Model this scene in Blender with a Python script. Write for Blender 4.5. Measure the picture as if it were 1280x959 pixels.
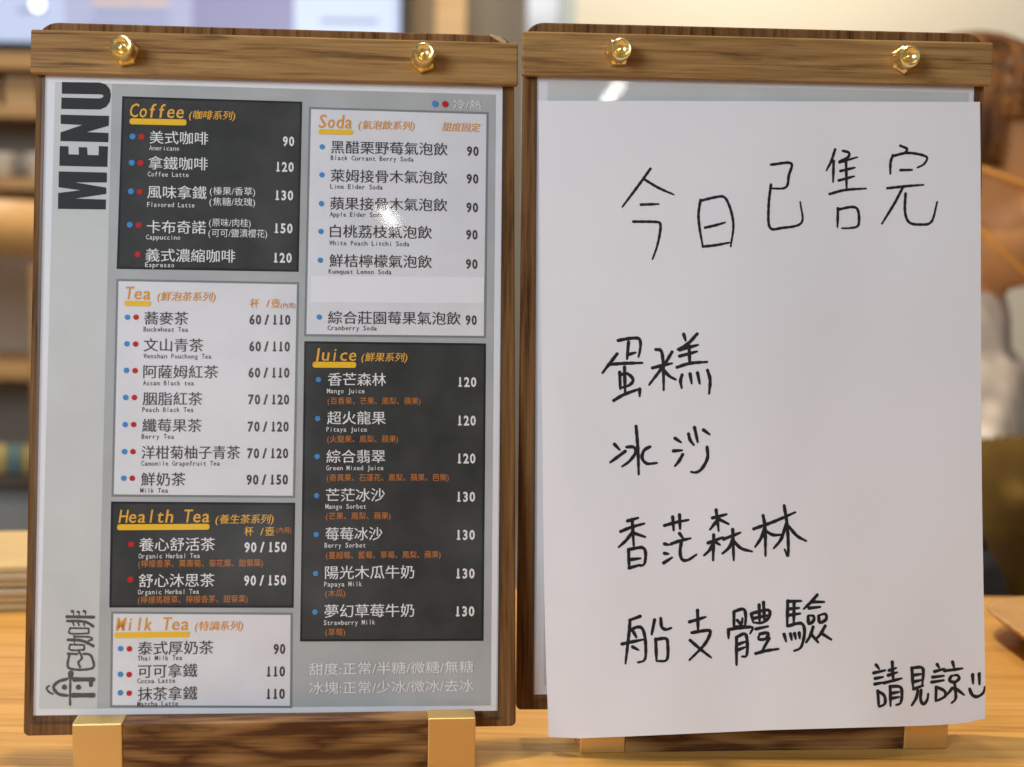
import bpy, bmesh, math, random
from mathutils import Vector, Matrix, Euler
from mathutils.geometry import delaunay_2d_cdt
random.seed(7)
sc = bpy.context.scene
for o in list(bpy.data.objects): bpy.data.objects.remove(o)

# ------------------------------------------------------------------ camera
F_PX = 1770.54
cam_d = bpy.data.cameras.new('camera'); cam = bpy.data.objects.new('camera', cam_d); sc.collection.objects.link(cam)
cam_d.sensor_fit = 'HORIZONTAL'; cam_d.sensor_width = 36.0; cam_d.lens = F_PX / 1280 * 36
cam_d.clip_start = .02; cam_d.clip_end = 60
PITCH, ROLL = .12047, .01622
fw = Vector((0, math.cos(PITCH), -math.sin(PITCH))); up0 = Vector((0, math.sin(PITCH), math.cos(PITCH))); rt0 = Vector((1, 0, 0))
r2 = rt0 * math.cos(ROLL) + up0 * math.sin(ROLL); u2 = up0 * math.cos(ROLL) - rt0 * math.sin(ROLL)
M3 = Matrix((r2, u2, -fw)).transposed()
cam.matrix_world = Matrix.Translation((0, 0, .2495)) @ M3.to_4x4()
cam_d.dof.use_dof = True; cam_d.dof.focus_distance = .660; cam_d.dof.aperture_fstop = 6.0
sc.camera = cam

# ------------------------------------------------------------------ light, exposure
sc.view_settings.view_transform = 'Standard'; sc.view_settings.look = 'None'
sc.view_settings.exposure = 0; sc.view_settings.gamma = 1
w = bpy.data.worlds.new('World'); sc.world = w; w.use_nodes = True
nt = w.node_tree; bg = nt.nodes['Background']
tc = nt.nodes.new('ShaderNodeTexCoord'); nz = nt.nodes.new('ShaderNodeTexNoise'); nz.inputs['Scale'].default_value = 6.5; nz.inputs['Detail'].default_value = 3
rp = nt.nodes.new('ShaderNodeValToRGB')
rp.color_ramp.elements[0].position = .40; rp.color_ramp.elements[0].color = (.06, .05, .045, 1)
rp.color_ramp.elements[1].position = .54; rp.color_ramp.elements[1].color = (.36, .31, .28, 1)
we = rp.color_ramp.elements.new(.68); we.color = (2.2, 2.2, 2.25, 1)
nt.links.new(tc.outputs['Generated'], nz.inputs['Vector']); nt.links.new(nz.outputs['Fac'], rp.inputs['Fac'])
nt.links.new(rp.outputs['Color'], bg.inputs['Color']); bg.inputs['Strength'].default_value = .46

def lamp(name, kind, loc, power, color, size=.1, size_y=None, aim=None):
    d = bpy.data.lights.new(name, kind); d.energy = power; d.color = color
    o = bpy.data.objects.new(name, d); sc.collection.objects.link(o); o.location = loc
    if kind == 'AREA':
        d.size = size
        if size_y: d.shape = 'RECTANGLE'; d.size_y = size_y
        else: d.shape = 'DISK'
    else: d.shadow_soft_size = size
    if aim is not None:
        o.rotation_euler = (Vector(aim) - Vector(loc)).to_track_quat('-Z', 'Y').to_euler()
    return o
lamp('key_soft_light', 'AREA', (-.72, -.42, .64), 12.6, (.84, .91, 1.0), .55, .4, (-.04, .66, .27))
lamp('counter_downlight', 'AREA', (-.18, .86, 1.75), 21, (1, .82, .58), .06, None, (-.18, .86, 0))
lamp('counter_downlight', 'AREA', (.55, .84, 1.75), 6, (1, .82, .58), .09, None, (.45, .84, 0))
lb = lamp('ceiling_bulb', 'AREA', (-.0571 + .1089 * 1.7, .6641 - .9258 * 1.7, .2475 + .3619 * 1.7), .042, (1, .97, .9), .021, .047, (-.0571, .6641, .2475)); lb.data.shape = 'ELLIPSE'; lb.rotation_euler.rotate_axis('Z', math.radians(38))
lb = lamp('ceiling_bulb', 'AREA', (.0445 + .1946 * 2.5, .6731 - .9514 * 2.5, .3070 + .2389 * 2.5), .13, (1, .97, .9), .017, .082, (.0445, .6731, .3070)); lb.data.shape = 'ELLIPSE'; lb.rotation_euler.rotate_axis('Z', math.radians(-40))
lamp('wall_downlight', 'AREA', (.55, 2.45, 1.35), 11, (1, .86, .62), .25, None, (.42, 2.95, .75))
lamp('back_room_light', 'AREA', (-.2, 1.7, 1.9), 24, (1, .92, .8), .5, None, (-.4, 2.4, .3))

# ------------------------------------------------------------------ materials
def mat(name, color=(.8, .8, .8), rough=.5, metal=0, spec=.5, emit=None, estr=1):
    m = bpy.data.materials.new(name); m.use_nodes = True
    b = m.node_tree.nodes['Principled BSDF']
    b.inputs['Base Color'].default_value = (*color, 1); b.inputs['Roughness'].default_value = rough
    b.inputs['Metallic'].default_value = metal; b.inputs['Specular IOR Level'].default_value = spec
    if emit: b.inputs['Emission Color'].default_value = (*emit, 1); b.inputs['Emission Strength'].default_value = estr
    return m
def nodes(m): return m.node_tree.nodes, m.node_tree.links, m.node_tree.nodes['Principled BSDF']
def mottled(name, c1, c2, scale=20, rough=.6, detail=4, lo=.35, hi=.65, spec=.3, bump=0):
    m = mat(name, c1, rough, spec=spec); N, L, b = nodes(m)
    tc = N.new('ShaderNodeTexCoord'); n = N.new('ShaderNodeTexNoise'); n.inputs['Scale'].default_value = scale; n.inputs['Detail'].default_value = detail
    r = N.new('ShaderNodeValToRGB'); r.color_ramp.elements[0].position = lo; r.color_ramp.elements[1].position = hi
    r.color_ramp.elements[0].color = (*c1, 1); r.color_ramp.elements[1].color = (*c2, 1)
    L.new(tc.outputs['Object'], n.inputs['Vector']); L.new(n.outputs['Fac'], r.inputs['Fac']); L.new(r.outputs['Color'], b.inputs['Base Color'])
    if bump:
        bp = N.new('ShaderNodeBump'); bp.inputs['Strength'].default_value = bump; bp.inputs['Distance'].default_value = .001
        L.new(n.outputs['Fac'], bp.inputs['Height']); L.new(bp.outputs['Normal'], b.inputs['Normal'])
    return m
def wood(name, stops, along, scale=40, stretch=.06, rough=.45, wavy=1.0, fine=260, seed=0.0, spec=.35, swirl=0.0, vein=0.0):
    """grain runs along axis `along` (0 x, 1 y, 2 z) of the object's own coordinates"""
    m = mat(name, stops[1], rough, spec=spec); N, L, b = nodes(m)
    tc = N.new('ShaderNodeTexCoord')
    def mp(s, st, off):
        q = N.new('ShaderNodeMapping'); v = [s, s, s]; v[along] = s * st
        q.inputs['Scale'].default_value = v; q.inputs['Location'].default_value = (off, off * 1.7, off * .6)
        L.new(tc.outputs['Object'], q.inputs['Vector']); return q
    a = mp(scale, stretch, seed); n1 = N.new('ShaderNodeTexNoise'); n1.inputs['Scale'].default_value = 1; n1.inputs['Detail'].default_value = 5
    n1.inputs['Roughness'].default_value = .6; n1.inputs['Distortion'].default_value = wavy
    L.new(a.outputs[0], n1.inputs['Vector'])
    f = mp(fine, .025, seed + 3); n2 = N.new('ShaderNodeTexNoise'); n2.inputs['Scale'].default_value = 1; n2.inputs['Detail'].default_value = 3
    L.new(f.outputs[0], n2.inputs['Vector'])
    src = n1.outputs['Fac']
    if swirl:
        wv = N.new('ShaderNodeTexNoise'); q = mp(scale * 1.0, .20, seed + 9); wv.inputs['Scale'].default_value = 1; wv.inputs['Detail'].default_value = 1
        L.new(q.outputs[0], wv.inputs['Vector'])
        ml = N.new('ShaderNodeMath'); ml.operation = 'MULTIPLY'; ml.inputs[1].default_value = swirl; L.new(wv.outputs['Fac'], ml.inputs[0])
        fr = N.new('ShaderNodeMath'); fr.operation = 'PINGPONG'; fr.inputs[1].default_value = 1; L.new(ml.outputs[0], fr.inputs[0])
        mx0 = N.new('ShaderNodeMix'); mx0.data_type = 'FLOAT'; mx0.inputs[0].default_value = .5
        L.new(src, mx0.inputs[2]); L.new(fr.outputs[0], mx0.inputs[3]); src = mx0.outputs[0]
    mx = N.new('ShaderNodeMix'); mx.data_type = 'FLOAT'; mx.inputs[0].default_value = .33
    L.new(src, mx.inputs[2]); L.new(n2.outputs['Fac'], mx.inputs[3])
    v = mp(scale * .5, stretch * .8, seed + 17); n3 = N.new('ShaderNodeTexNoise'); n3.inputs['Scale'].default_value = 1; n3.inputs['Detail'].default_value = 2; n3.inputs['Distortion'].default_value = wavy
    L.new(v.outputs[0], n3.inputs['Vector'])
    vr = N.new('ShaderNodeValToRGB'); ve = vr.color_ramp                # thin dark veins where the noise passes its middle
    ve.elements[0].position = .44; ve.elements[0].color = (0, 0, 0, 1); ve.elements[1].position = .56; ve.elements[1].color = (0, 0, 0, 1)
    for ps, c in ((.485, vein * .35), (.50, vein), (.53, vein * .25)): ee = ve.elements.new(ps); ee.color = (c, c, c, 1)
    L.new(n3.outputs['Fac'], vr.inputs['Fac'])
    r = N.new('ShaderNodeValToRGB'); cr = r.color_ramp
    cr.elements[0].position = .34; cr.elements[0].color = (*stops[0], 1); cr.elements[1].position = .66; cr.elements[1].color = (*stops[2], 1)
    e = cr.elements.new(.46); e.color = (*stops[1], 1)
    L.new(mx.outputs[0], r.inputs['Fac'])
    vm = N.new('ShaderNodeMix'); vm.data_type = 'RGBA'; L.new(vr.outputs['Color'], vm.inputs[0]); L.new(r.outputs['Color'], vm.inputs[6]); vm.inputs[7].default_value = (*[q * .55 for q in stops[0]], 1)
    L.new(vm.outputs[2], b.inputs['Base Color'])
    bp = N.new('ShaderNodeBump'); bp.inputs['Strength'].default_value = .12; bp.inputs['Distance'].default_value = .0006
    L.new(mx.outputs[0], bp.inputs['Height']); L.new(bp.outputs['Normal'], b.inputs['Normal'])
    return m
WAL = [(.125, .062, .022), (.29, .160, .055), (.42, .25, .096)]
WALD = [(.048, .018, .006), (.150, .072, .025), (.25, .132, .050)]
m_board = wood('walnut_vertical', WALD, 2, 210, .05, .5, .8, 1100, 1.3, .08, 0, .3)
m_bar = wood('walnut_horizontal', WAL, 0, 190, .06, .5, 1.1, 1100, 4.1, .12, 0, .30)
m_bar2 = wood('walnut_horizontal_fine', WAL, 0, 260, .055, .5, .9, 1300, 8.7, .12, 0, .30)
m_block = wood('walnut_swirl', [(.070, .026, .009), (.185, .088, .028), (.30, .165, .058)], 0, 105, .11, .42, 2.0, 1000, 2.2, .3, 4.0, .45)
m_chip = mottled('raw_wood_chip', (.62, .47, .30), (.48, .33, .18), 300, .8)
OAK = [(.37, .175, .036), (.55, .29, .070), (.66, .38, .11)]
m_counter = wood('oak_counter', OAK, 0, 150, .03, .38, .5, 600, 5.5, .25, 0, .12)
m_lightwood = wood('light_wood', [(.45, .28, .13), (.60, .40, .20), (.68, .48, .27)], 0, 30, .08, .5, .6, 200, 6.6)
m_midwood = wood('mid_wood', [(.34, .19, .08), (.46, .28, .12), (.55, .36, .17)], 0, 20, .1, .5, .6, 120, 7.6)
m_brass = mat('polished_brass', (1.0, .80, .38), .27, 1)
m_cap = mottled('satin_brass', (.72, .515, .215), (.74, .535, .23), 60, .40); nodes(m_cap)[2].inputs['Metallic'].default_value = .85
m_white = mottled('sheet_white', (.80, .81, .83), (.83, .84, .86), 60, .5)
m_grey = mottled('concrete_print', (.40, .42, .415), (.50, .52, .51), 28, .55, 8, .3, .72)
m_strip = mottled('pale_concrete_print', (.58, .60, .58), (.66, .68, .66), 24, .55, 8, .3, .72)
m_dark = mottled('charcoal_print', (.038, .041, .039), (.056, .059, .056), 60, .5, 6, spec=.15)
m_edge = mat('black_print_edge', (.020, .022, .026), .5, 0, .15)
m_gedge = mat('grey_print_edge', (.24, .26, .26), .5, 0, .15)
m_panel = mottled('white_print', (.74, .75, .77), (.79, .80, .82), 40, .5)
m_sticker = mat('white_sticker', (.86, .87, .89), .4, 0, .15)
m_ink = mat('black_print', (.035, .036, .038), .5, 0, .15)
m_brown = mat('brown_print', (.085, .060, .055), .5, 0, .15)
m_lw = mat('white_print_lettering', (.84, .84, .83), .5, 0, .15)
m_foot = mat('pale_grey_print', (.84, .85, .85), .5, 0, .15)
m_orange = mat('orange_print', (.78, .34, .05), .5, 0, .15)
m_yel = mat('yellow_print', (.90, .55, .03), .5, 0, .15)
m_amber = mat('amber_print', (.85, .46, .06), .5, 0, .15)
m_rust = mat('rust_print', (.62, .22, .05), .5, 0, .15)
m_blue = mat('blue_print', (.07, .28, .62), .5, 0, .15)
m_red = mat('red_print', (.55, .02, .02), .5, 0, .15)
m_logo = mat('logo_print', (.10, .095, .085), .5, 0, .15)
m_marker = mat('black_marker', (.012, .011, .013), .35)
m_paper = mottled('copy_paper', (.77, .785, .82), (.80, .81, .84), 9, .75, 3, spec=.2)
def film():
    m = bpy.data.materials.new('clear_plastic_film'); m.use_nodes = True; N = m.node_tree.nodes; L = m.node_tree.links; N.clear()
    out = N.new('ShaderNodeOutputMaterial'); mx = N.new('ShaderNodeMixShader'); tr = N.new('ShaderNodeBsdfTransparent'); gl = N.new('ShaderNodeBsdfGlossy'); fr = N.new('ShaderNodeFresnel')
    tr.inputs['Color'].default_value = (.97, .97, .975, 1); gl.inputs['Roughness'].default_value = .022; fr.inputs['IOR'].default_value = 1.55
    tc = N.new('ShaderNodeTexCoord'); mp = N.new('ShaderNodeMapping'); mp.inputs['Scale'].default_value = (14, 14, 9); n = N.new('ShaderNodeTexNoise'); n.inputs['Scale'].default_value = 1; n.inputs['Detail'].default_value = 2
    bp = N.new('ShaderNodeBump'); bp.inputs['Strength'].default_value = .03; bp.inputs['Distance'].default_value = .0006
    L.new(tc.outputs['Object'], mp.inputs[0]); L.new(mp.outputs[0], n.inputs['Vector']); L.new(n.outputs['Fac'], bp.inputs['Height'])
    L.new(bp.outputs['Normal'], gl.inputs['Normal'])
    L.new(fr.outputs[0], mx.inputs[0]); L.new(tr.outputs[0], mx.inputs[1]); L.new(gl.outputs[0], mx.inputs[2]); L.new(mx.outputs[0], out.inputs[0])
    return m
m_film = film()
m_weld = film(); m_weld.name = 'welded_film_edge'
for n in m_weld.node_tree.nodes:
    if n.type == 'BSDF_TRANSPARENT': n.inputs['Color'].default_value = (.72, .72, .74, 1)
    if n.type == 'BSDF_GLOSSY': n.inputs['Roughness'].default_value = .3

# ------------------------------------------------------------------ helpers
def tag(o, label=None, cat=None, group=None, kind=None):
    if label: o['label'] = label
    if cat: o['category'] = cat
    if group: o['group'] = group
    if kind: o['kind'] = kind
    return o
def thing(name, label, cat, mtx=None, loc=(0, 0, 0), rz=0, group=None):
    o = bpy.data.objects.new(name, None); sc.collection.objects.link(o); o.empty_display_size = .02
    o.matrix_world = mtx if mtx is not None else Matrix.Translation(loc) @ Matrix.Rotation(rz, 4, 'Z')
    return tag(o, label, cat, group)
def link(name, me, parent=None, mats=()):
    o = bpy.data.objects.new(name, me); sc.collection.objects.link(o)
    if parent is not None: o.parent = parent
    for m in mats: me.materials.append(m)
    return o
def mesh(name, verts, faces, parent=None, mats=(), idx=None, smooth=False):
    me = bpy.data.meshes.new(name); me.from_pydata([tuple(v) for v in verts], [], faces)
    o = link(name, me, parent, mats)
    if idx: me.polygons.foreach_set('material_index', idx)
    if smooth: me.polygons.foreach_set('use_smooth', [True] * len(me.polygons))
    me.update(); return o
def bm_obj(name, bm, parent=None, mats=(), smooth=False, bevel=0, seg=2):
    bmesh.ops.recalc_face_normals(bm, faces=bm.faces)
    me = bpy.data.meshes.new(name); bm.to_mesh(me); bm.free()
    if smooth: me.polygons.foreach_set('use_smooth', [True] * len(me.polygons))
    o = link(name, me, parent, mats)
    if bevel:
        b = o.modifiers.new('bevel', 'BEVEL'); b.width = bevel; b.segments = seg; b.limit_method = 'ANGLE'; b.angle_limit = .6
    return o
def add_box(bm, x0, x1, y0, y1, z0, z1):
    vs = [bm.verts.new((x, y, z)) for z in (z0, z1) for (x, y) in ((x0, y0), (x1, y0), (x1, y1), (x0, y1))]
    for f in ((3, 2, 1, 0), (4, 5, 6, 7), (0, 1, 5, 4), (1, 2, 6, 5), (2, 3, 7, 6), (3, 0, 4, 7)): bm.faces.new([vs[i] for i in f])
def box(name, x0, x1, y0, y1, z0, z1, parent=None, mats=(), bevel=0, seg=2):
    bm = bmesh.new(); add_box(bm, x0, x1, y0, y1, z0, z1); return bm_obj(name, bm, parent, mats, bevel=bevel, seg=seg)
def prism_x(name, prof, x0, x1, parent, mats, bevel=0):
    bm = bmesh.new(); a = [bm.verts.new((x0, y, z)) for y, z in prof]; b = [bm.verts.new((x1, y, z)) for y, z in prof]; n = len(prof)
    bm.faces.new(a); bm.faces.new(b[::-1])
    for i in range(n): bm.faces.new((a[i], b[i], b[(i + 1) % n], a[(i + 1) % n]))
    return bm_obj(name, bm, parent, mats, bevel=bevel)
def prism_y(name, prof, y0, y1, parent, mats, bevel=0):
    bm = bmesh.new(); a = [bm.verts.new((x, y0, z)) for x, z in prof]; b = [bm.verts.new((x, y1, z)) for x, z in prof]; n = len(prof)
    bm.faces.new(a); bm.faces.new(b[::-1])
    for i in range(n): bm.faces.new((a[i], b[i], b[(i + 1) % n], a[(i + 1) % n]))
    return bm_obj(name, bm, parent, mats, bevel=bevel)
def lathe(name, prof, parent, mats, n=32, smooth=True, loc=(0, 0, 0), axis='Z'):
    bm = bmesh.new(); rings = []
    for r, z in prof:
        ring = []
        for k in range(n):
            a = 2 * math.pi * k / n; p = (r * math.cos(a), r * math.sin(a), z)
            if axis == 'Y': p = (p[0], -p[2], p[1])      # +z of the profile points towards -y
            ring.append(bm.verts.new((p[0] + loc[0], p[1] + loc[1], p[2] + loc[2])))
        rings.append(ring)
    for a, b in zip(rings, rings[1:]):
        for k in range(n): bm.faces.new((a[k], a[(k + 1) % n], b[(k + 1) % n], b[k]))
    if prof[0][0] > 1e-6: bm.faces.new(rings[0])
    if prof[-1][0] > 1e-6: bm.faces.new(rings[-1])
    bmesh.ops.remove_doubles(bm, verts=bm.verts, dist=1e-7)
    return bm_obj(name, bm, parent, mats, smooth)
def copy_tree(o, parent=None):
    c = o.copy(); sc.collection.objects.link(c)
    if parent is not None: c.parent = parent
    for ch in [x for x in bpy.data.objects if x.parent == o]: copy_tree(ch, c)
    return c
PANELS={"coffee":[[-71.11,288.86],[10.7,288.31],[9.62,208.65],[-72.39,209.02]],"tea":[[-72.47,204.44],[9.95,203.83],[8.78,104.72],[-73.1,105.66]],"health":[[-73.24,103.51],[8.84,102.61],[8.5,55.08],[-73.3,56.14]],"milk":[[-72.47,54.43],[8.16,52.92],[8.2,10.18],[-72.33,11.89]],"soda":[[13.77,285.9],[97.64,285.39],[96.21,178.57],[12.31,178.81]],"juice":[[12.43,176.6],[96.25,176.14],[94.89,39.0],[11.45,39.88]],"print":[[-101.21,294.79],[101.05,293.88],[98.12,9.62],[-103.08,11.83]],"strip":[[-101.21,294.79],[-75.68,294.7],[-77.9,11.57],[-103.08,11.83]],"sticker":[[15.41,206.89],[95.51,207.2],[95.25,194.92],[15.13,194.51]]}
ITEMS=[
["coffee","head","Coffee",-67.41,-43.26,279.16,285.97],
["coffee","bar","",-67.6,-41.93,275.82,278.61],
["coffee","sub","(咖啡系列)",-40.79,-19.9,278.8,283.11],
["coffee","name","美式咖啡",-58.42,-32.06,267.08,272.95],
["coffee","eng","Americano",-58.63,-45.12,263.96,266.29],
["coffee","num","90",1.95,7.18,267.2,271.89],
["coffee","name","拿鐵咖啡",-58.8,-32.1,255.16,261.02],
["coffee","eng","Coffee Latte",-59.08,-40.72,251.64,254.15],
["coffee","num","120",-0.97,7.08,255.16,259.85],
["coffee","name","風味拿鐵",-59.15,-32.5,241.69,247.63],
["coffee","eng","Flavored Latte",-59.16,-37.85,237.48,240.07],
["coffee","num","130",-1.23,6.91,241.88,246.55],
["coffee","name","卡布奇諾",-59.1,-32.67,225.77,231.41],
["coffee","eng","Cappuccino",-59.49,-44.15,222.73,225.04],
["coffee","num","150",-1.47,6.75,226.49,231.15],
["coffee","name","義式濃縮咖啡",-59.46,-19.24,212.66,218.38],
["coffee","eng","Espresso",-59.66,-46.68,210.0,212.3],
["coffee","num","120",-1.72,6.48,212.82,217.46],
["coffee","note","(榛果/香草)",-31.05,-10.45,243.8,247.53],
["coffee","note","(焦糖/玫瑰)",-31.18,-10.41,238.87,242.59],
["coffee","note","(原味/肉桂)",-31.25,-12.32,229.19,232.81],
["coffee","note","(可可/鹽漬櫻花)",-31.47,-4.82,224.33,228.04],
["tea","head","Tea",-68.07,-57.29,195.15,201.35],
["tea","bar","",-68.74,-56.9,192.05,194.48],
["tea","sub","(鮮泡茶系列)",-54.03,-28.01,194.59,198.81],
["tea","sub2","杯",-12.27,-8.33,191.77,196.01],
["tea","sub2","/",-5.04,-3.51,191.83,196.07],
["tea","sub2","壺",-2.63,1.21,191.86,196.11],
["tea","tiny","(內用)",1.55,8.36,191.81,194.26],
["tea","name","蕎麥茶",-59.72,-40.06,183.76,189.52],
["tea","eng","Buckwheat Tea",-59.97,-40.11,180.33,182.76],
["tea","num","60 / 110",-12.53,5.99,184.03,188.83],
["tea","name","文山青茶",-59.76,-33.19,171.52,177.26],
["tea","eng","Wenshan Pouchong Tea",-59.79,-29.56,168.0,170.54],
["tea","num","60 / 110",-12.52,5.87,171.79,176.46],
["tea","name","阿薩姆紅茶",-59.8,-26.33,159.4,165.03],
["tea","eng","Assam Black tea",-59.84,-37.21,155.86,158.28],
["tea","num","60 / 110",-12.73,5.74,159.69,164.46],
["tea","name","胭脂紅茶",-59.84,-33.34,147.07,152.78],
["tea","eng","Peach Black Tea",-59.99,-37.28,143.77,146.18],
["tea","num","70 / 120",-12.72,5.73,147.4,152.16],
["tea","name","纖莓果茶",-59.89,-33.53,135.0,140.59],
["tea","eng","Berry Tea",-60.14,-45.76,131.71,134.01],
["tea","num","70 / 120",-12.82,5.6,135.03,139.77],
["tea","name","洋柑菊柚子青茶",-60.03,-16.18,122.73,128.42],
["tea","eng","Camomile Grapefruit Tea",-60.18,-25.23,119.24,121.86],
["tea","num","70 / 120",-12.93,5.48,122.9,127.53],
["tea","name","鮮奶茶",-60.08,-40.46,110.74,116.19],
["tea","eng","Milk Tea",-60.43,-48.13,107.27,109.66],
["tea","num","90 / 150",-13.14,5.46,110.81,115.65],
["health","head","Health Tea",-69.69,-29.6,93.97,100.15],
["health","bar","",-70.31,-29.44,90.63,93.26],
["health","sub","(養生茶系列)",-26.77,-0.85,93.56,97.12],
["health","sub2","杯",-13.73,-9.9,87.95,91.72],
["health","sub2","/",-6.67,-5.26,87.91,91.68],
["health","sub2","壺",-4.45,-0.5,87.89,91.66],
["health","tiny","(內用)",0.4,7.09,89.17,91.42],
["health","name","養心舒活茶",-60.47,-26.94,81.29,86.95],
["health","eng","Organic Herbal Tea",-60.7,-33.6,77.78,80.21],
["health","ing","(檸檬香茅、萬壽菊、菊花葉、甜菊葉)",-60.75,-5.43,74.13,76.96],
["health","num","90 / 150",-13.77,5.12,80.27,85.05],
["health","name","舒心沐思茶",-60.44,-26.97,65.25,70.69],
["health","eng","Organic Herbal Tea",-60.76,-33.81,61.66,64.18],
["health","ing","(檸檬馬鞭草、檸檬香茅、甜菊葉)",-60.72,-12.13,58.12,60.84],
["health","num","90 / 150",-13.82,5.04,65.25,70.12],
["milk","head","Milk Tea",-70.24,-38.43,45.79,52.0],
["milk","bar","",-70.95,-37.67,42.59,45.09],
["milk","sub","(特調系列)",-35.43,-14.13,45.6,49.32],
["milk","name","泰式厚奶茶",-60.41,-27.13,35.33,40.54],
["milk","eng","Thai Milk Tea",-60.54,-40.93,32.63,34.73],
["milk","num","90",-0.37,4.87,34.64,38.98],
["milk","name","可可拿鐵",-60.26,-34.19,25.09,30.38],
["milk","eng","Cocoa Latte",-60.49,-43.88,22.48,24.67],
["milk","num","110",-3.3,4.85,24.6,28.92],
["milk","name","抹茶拿鐵",-60.11,-34.08,15.11,20.3],
["milk","eng","Matcha Latte",-60.35,-42.46,12.3,14.49],
["milk","num","110",-3.31,4.83,14.55,18.97],
["legend","legend","冷/熱",81.04,93.98,286.41,290.99],
["soda","head","Soda",18.37,33.52,276.13,282.8],
["soda","bar","",18.15,34.29,273.11,275.5],
["soda","sub","(氣泡飲系列)",36.74,62.8,275.9,280.2],
["soda","sub","甜度固定",75.78,93.59,275.79,279.98],
["soda","name","黑醋栗野莓氣泡飲",24.1,78.16,264.32,270.12],
["soda","eng","Black Currant Berry Soda",24.01,62.33,260.64,263.41],
["soda","num","90",87.3,92.82,264.36,269.05],
["soda","name","萊姆接骨木氣泡飲",24.05,78.04,250.85,256.77],
["soda","eng","Lime Elder Soda",23.84,47.98,247.19,249.95],
["soda","num","90",87.17,92.69,251.19,256.0],
["soda","name","蘋果接骨木氣泡飲",23.88,78.05,237.92,243.69],
["soda","eng","Apple Elder Soda",23.79,47.9,234.18,236.93],
["soda","num","90",87.04,92.55,237.68,242.35],
["soda","name","白桃荔枝氣泡飲",23.84,70.84,224.85,230.73],
["soda","eng","White Peach Litchi Soda",23.62,60.43,220.78,223.53],
["soda","num","90",86.91,92.28,224.83,229.49],
["soda","name","鮮桔檸檬氣泡飲",23.67,70.86,211.12,216.98],
["soda","eng","Kumquat Lemon Soda",23.33,52.19,207.65,210.26],
["soda","num","90",86.78,92.27,211.02,215.66],
["soda","name","綜合莊園莓果氣泡飲",23.21,84.28,184.57,190.78],
["soda","eng","Cranberry Soda",23.0,45.51,181.32,184.04],
["soda","num","90",86.65,91.87,184.74,189.36],
["juice","head","Juice",16.66,36.19,167.62,173.8],
["juice","bar","",16.28,36.21,164.4,167.11],
["juice","sub","(鮮果系列)",38.63,59.65,167.49,171.4],
["juice","name","香芒森林",23.34,49.87,156.24,161.91],
["juice","eng","Mango Juice",22.87,40.05,152.58,154.95],
["juice","ing","(百香果、芒果、鳳梨、蘋果)",23.23,65.78,147.63,150.76],
["juice","num","120",83.26,91.71,155.84,160.45],
["juice","name","超火龍果",23.11,49.76,138.5,144.23],
["juice","eng","Pitaya Juice",22.81,41.21,134.79,137.31],
["juice","ing","(火龍果、鳳梨、蘋果)",23.17,55.52,130.07,133.27],
["juice","num","120",83.09,91.44,137.88,142.64],
["juice","name","綜合翡翠",22.88,49.57,120.82,126.54],
["juice","eng","Green Mixed Juice",22.74,48.83,117.13,119.65],
["juice","ing","(奇異果、石蓮花、鳳梨、蘋果、芭樂)",23.1,78.86,112.39,115.58],
["juice","num","120",82.92,91.25,120.49,124.98],
["juice","name","芒茫冰沙",22.73,49.54,103.21,108.91],
["juice","eng","Mango Sorbet",22.52,40.94,99.55,102.06],
["juice","num","130",82.67,91.07,102.82,107.38],
["juice","name","莓莓冰沙",22.65,48.45,85.66,91.08],
["juice","eng","Berry Sorbet",22.29,40.77,81.95,84.41],
["juice","ing","(蔓越莓、藍莓、草莓、鳳梨、蘋果)",22.9,75.16,77.18,80.14],
["juice","num","130",82.54,90.94,85.2,89.97],
["juice","name","陽光木瓜牛奶",22.56,63.05,68.08,73.59],
["juice","eng","Papaya Milk",22.2,39.17,64.37,66.82],
["juice","ing","(木瓜)",22.71,31.72,60.19,62.84],
["juice","num","130",82.34,90.83,67.66,72.21],
["juice","name","夢幻草莓牛奶",22.47,63.08,50.71,56.1],
["juice","eng","Strawberry Milk",22.11,45.24,46.91,49.45],
["juice","ing","(草莓)",22.82,31.72,42.6,45.33],
["juice","num","130",82.14,90.71,50.46,54.91],
["juice","ing","(芒果、鳳梨、蘋果)",22.8,52.18,94.82,98.18],
["footer","foot","甜度:正常/半糖/微糖/無糖",15.81,90.19,24.65,30.22],
["footer","foot","冰塊:正常/少冰/微冰/去冰",15.86,90.19,16.16,21.72]]
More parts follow.
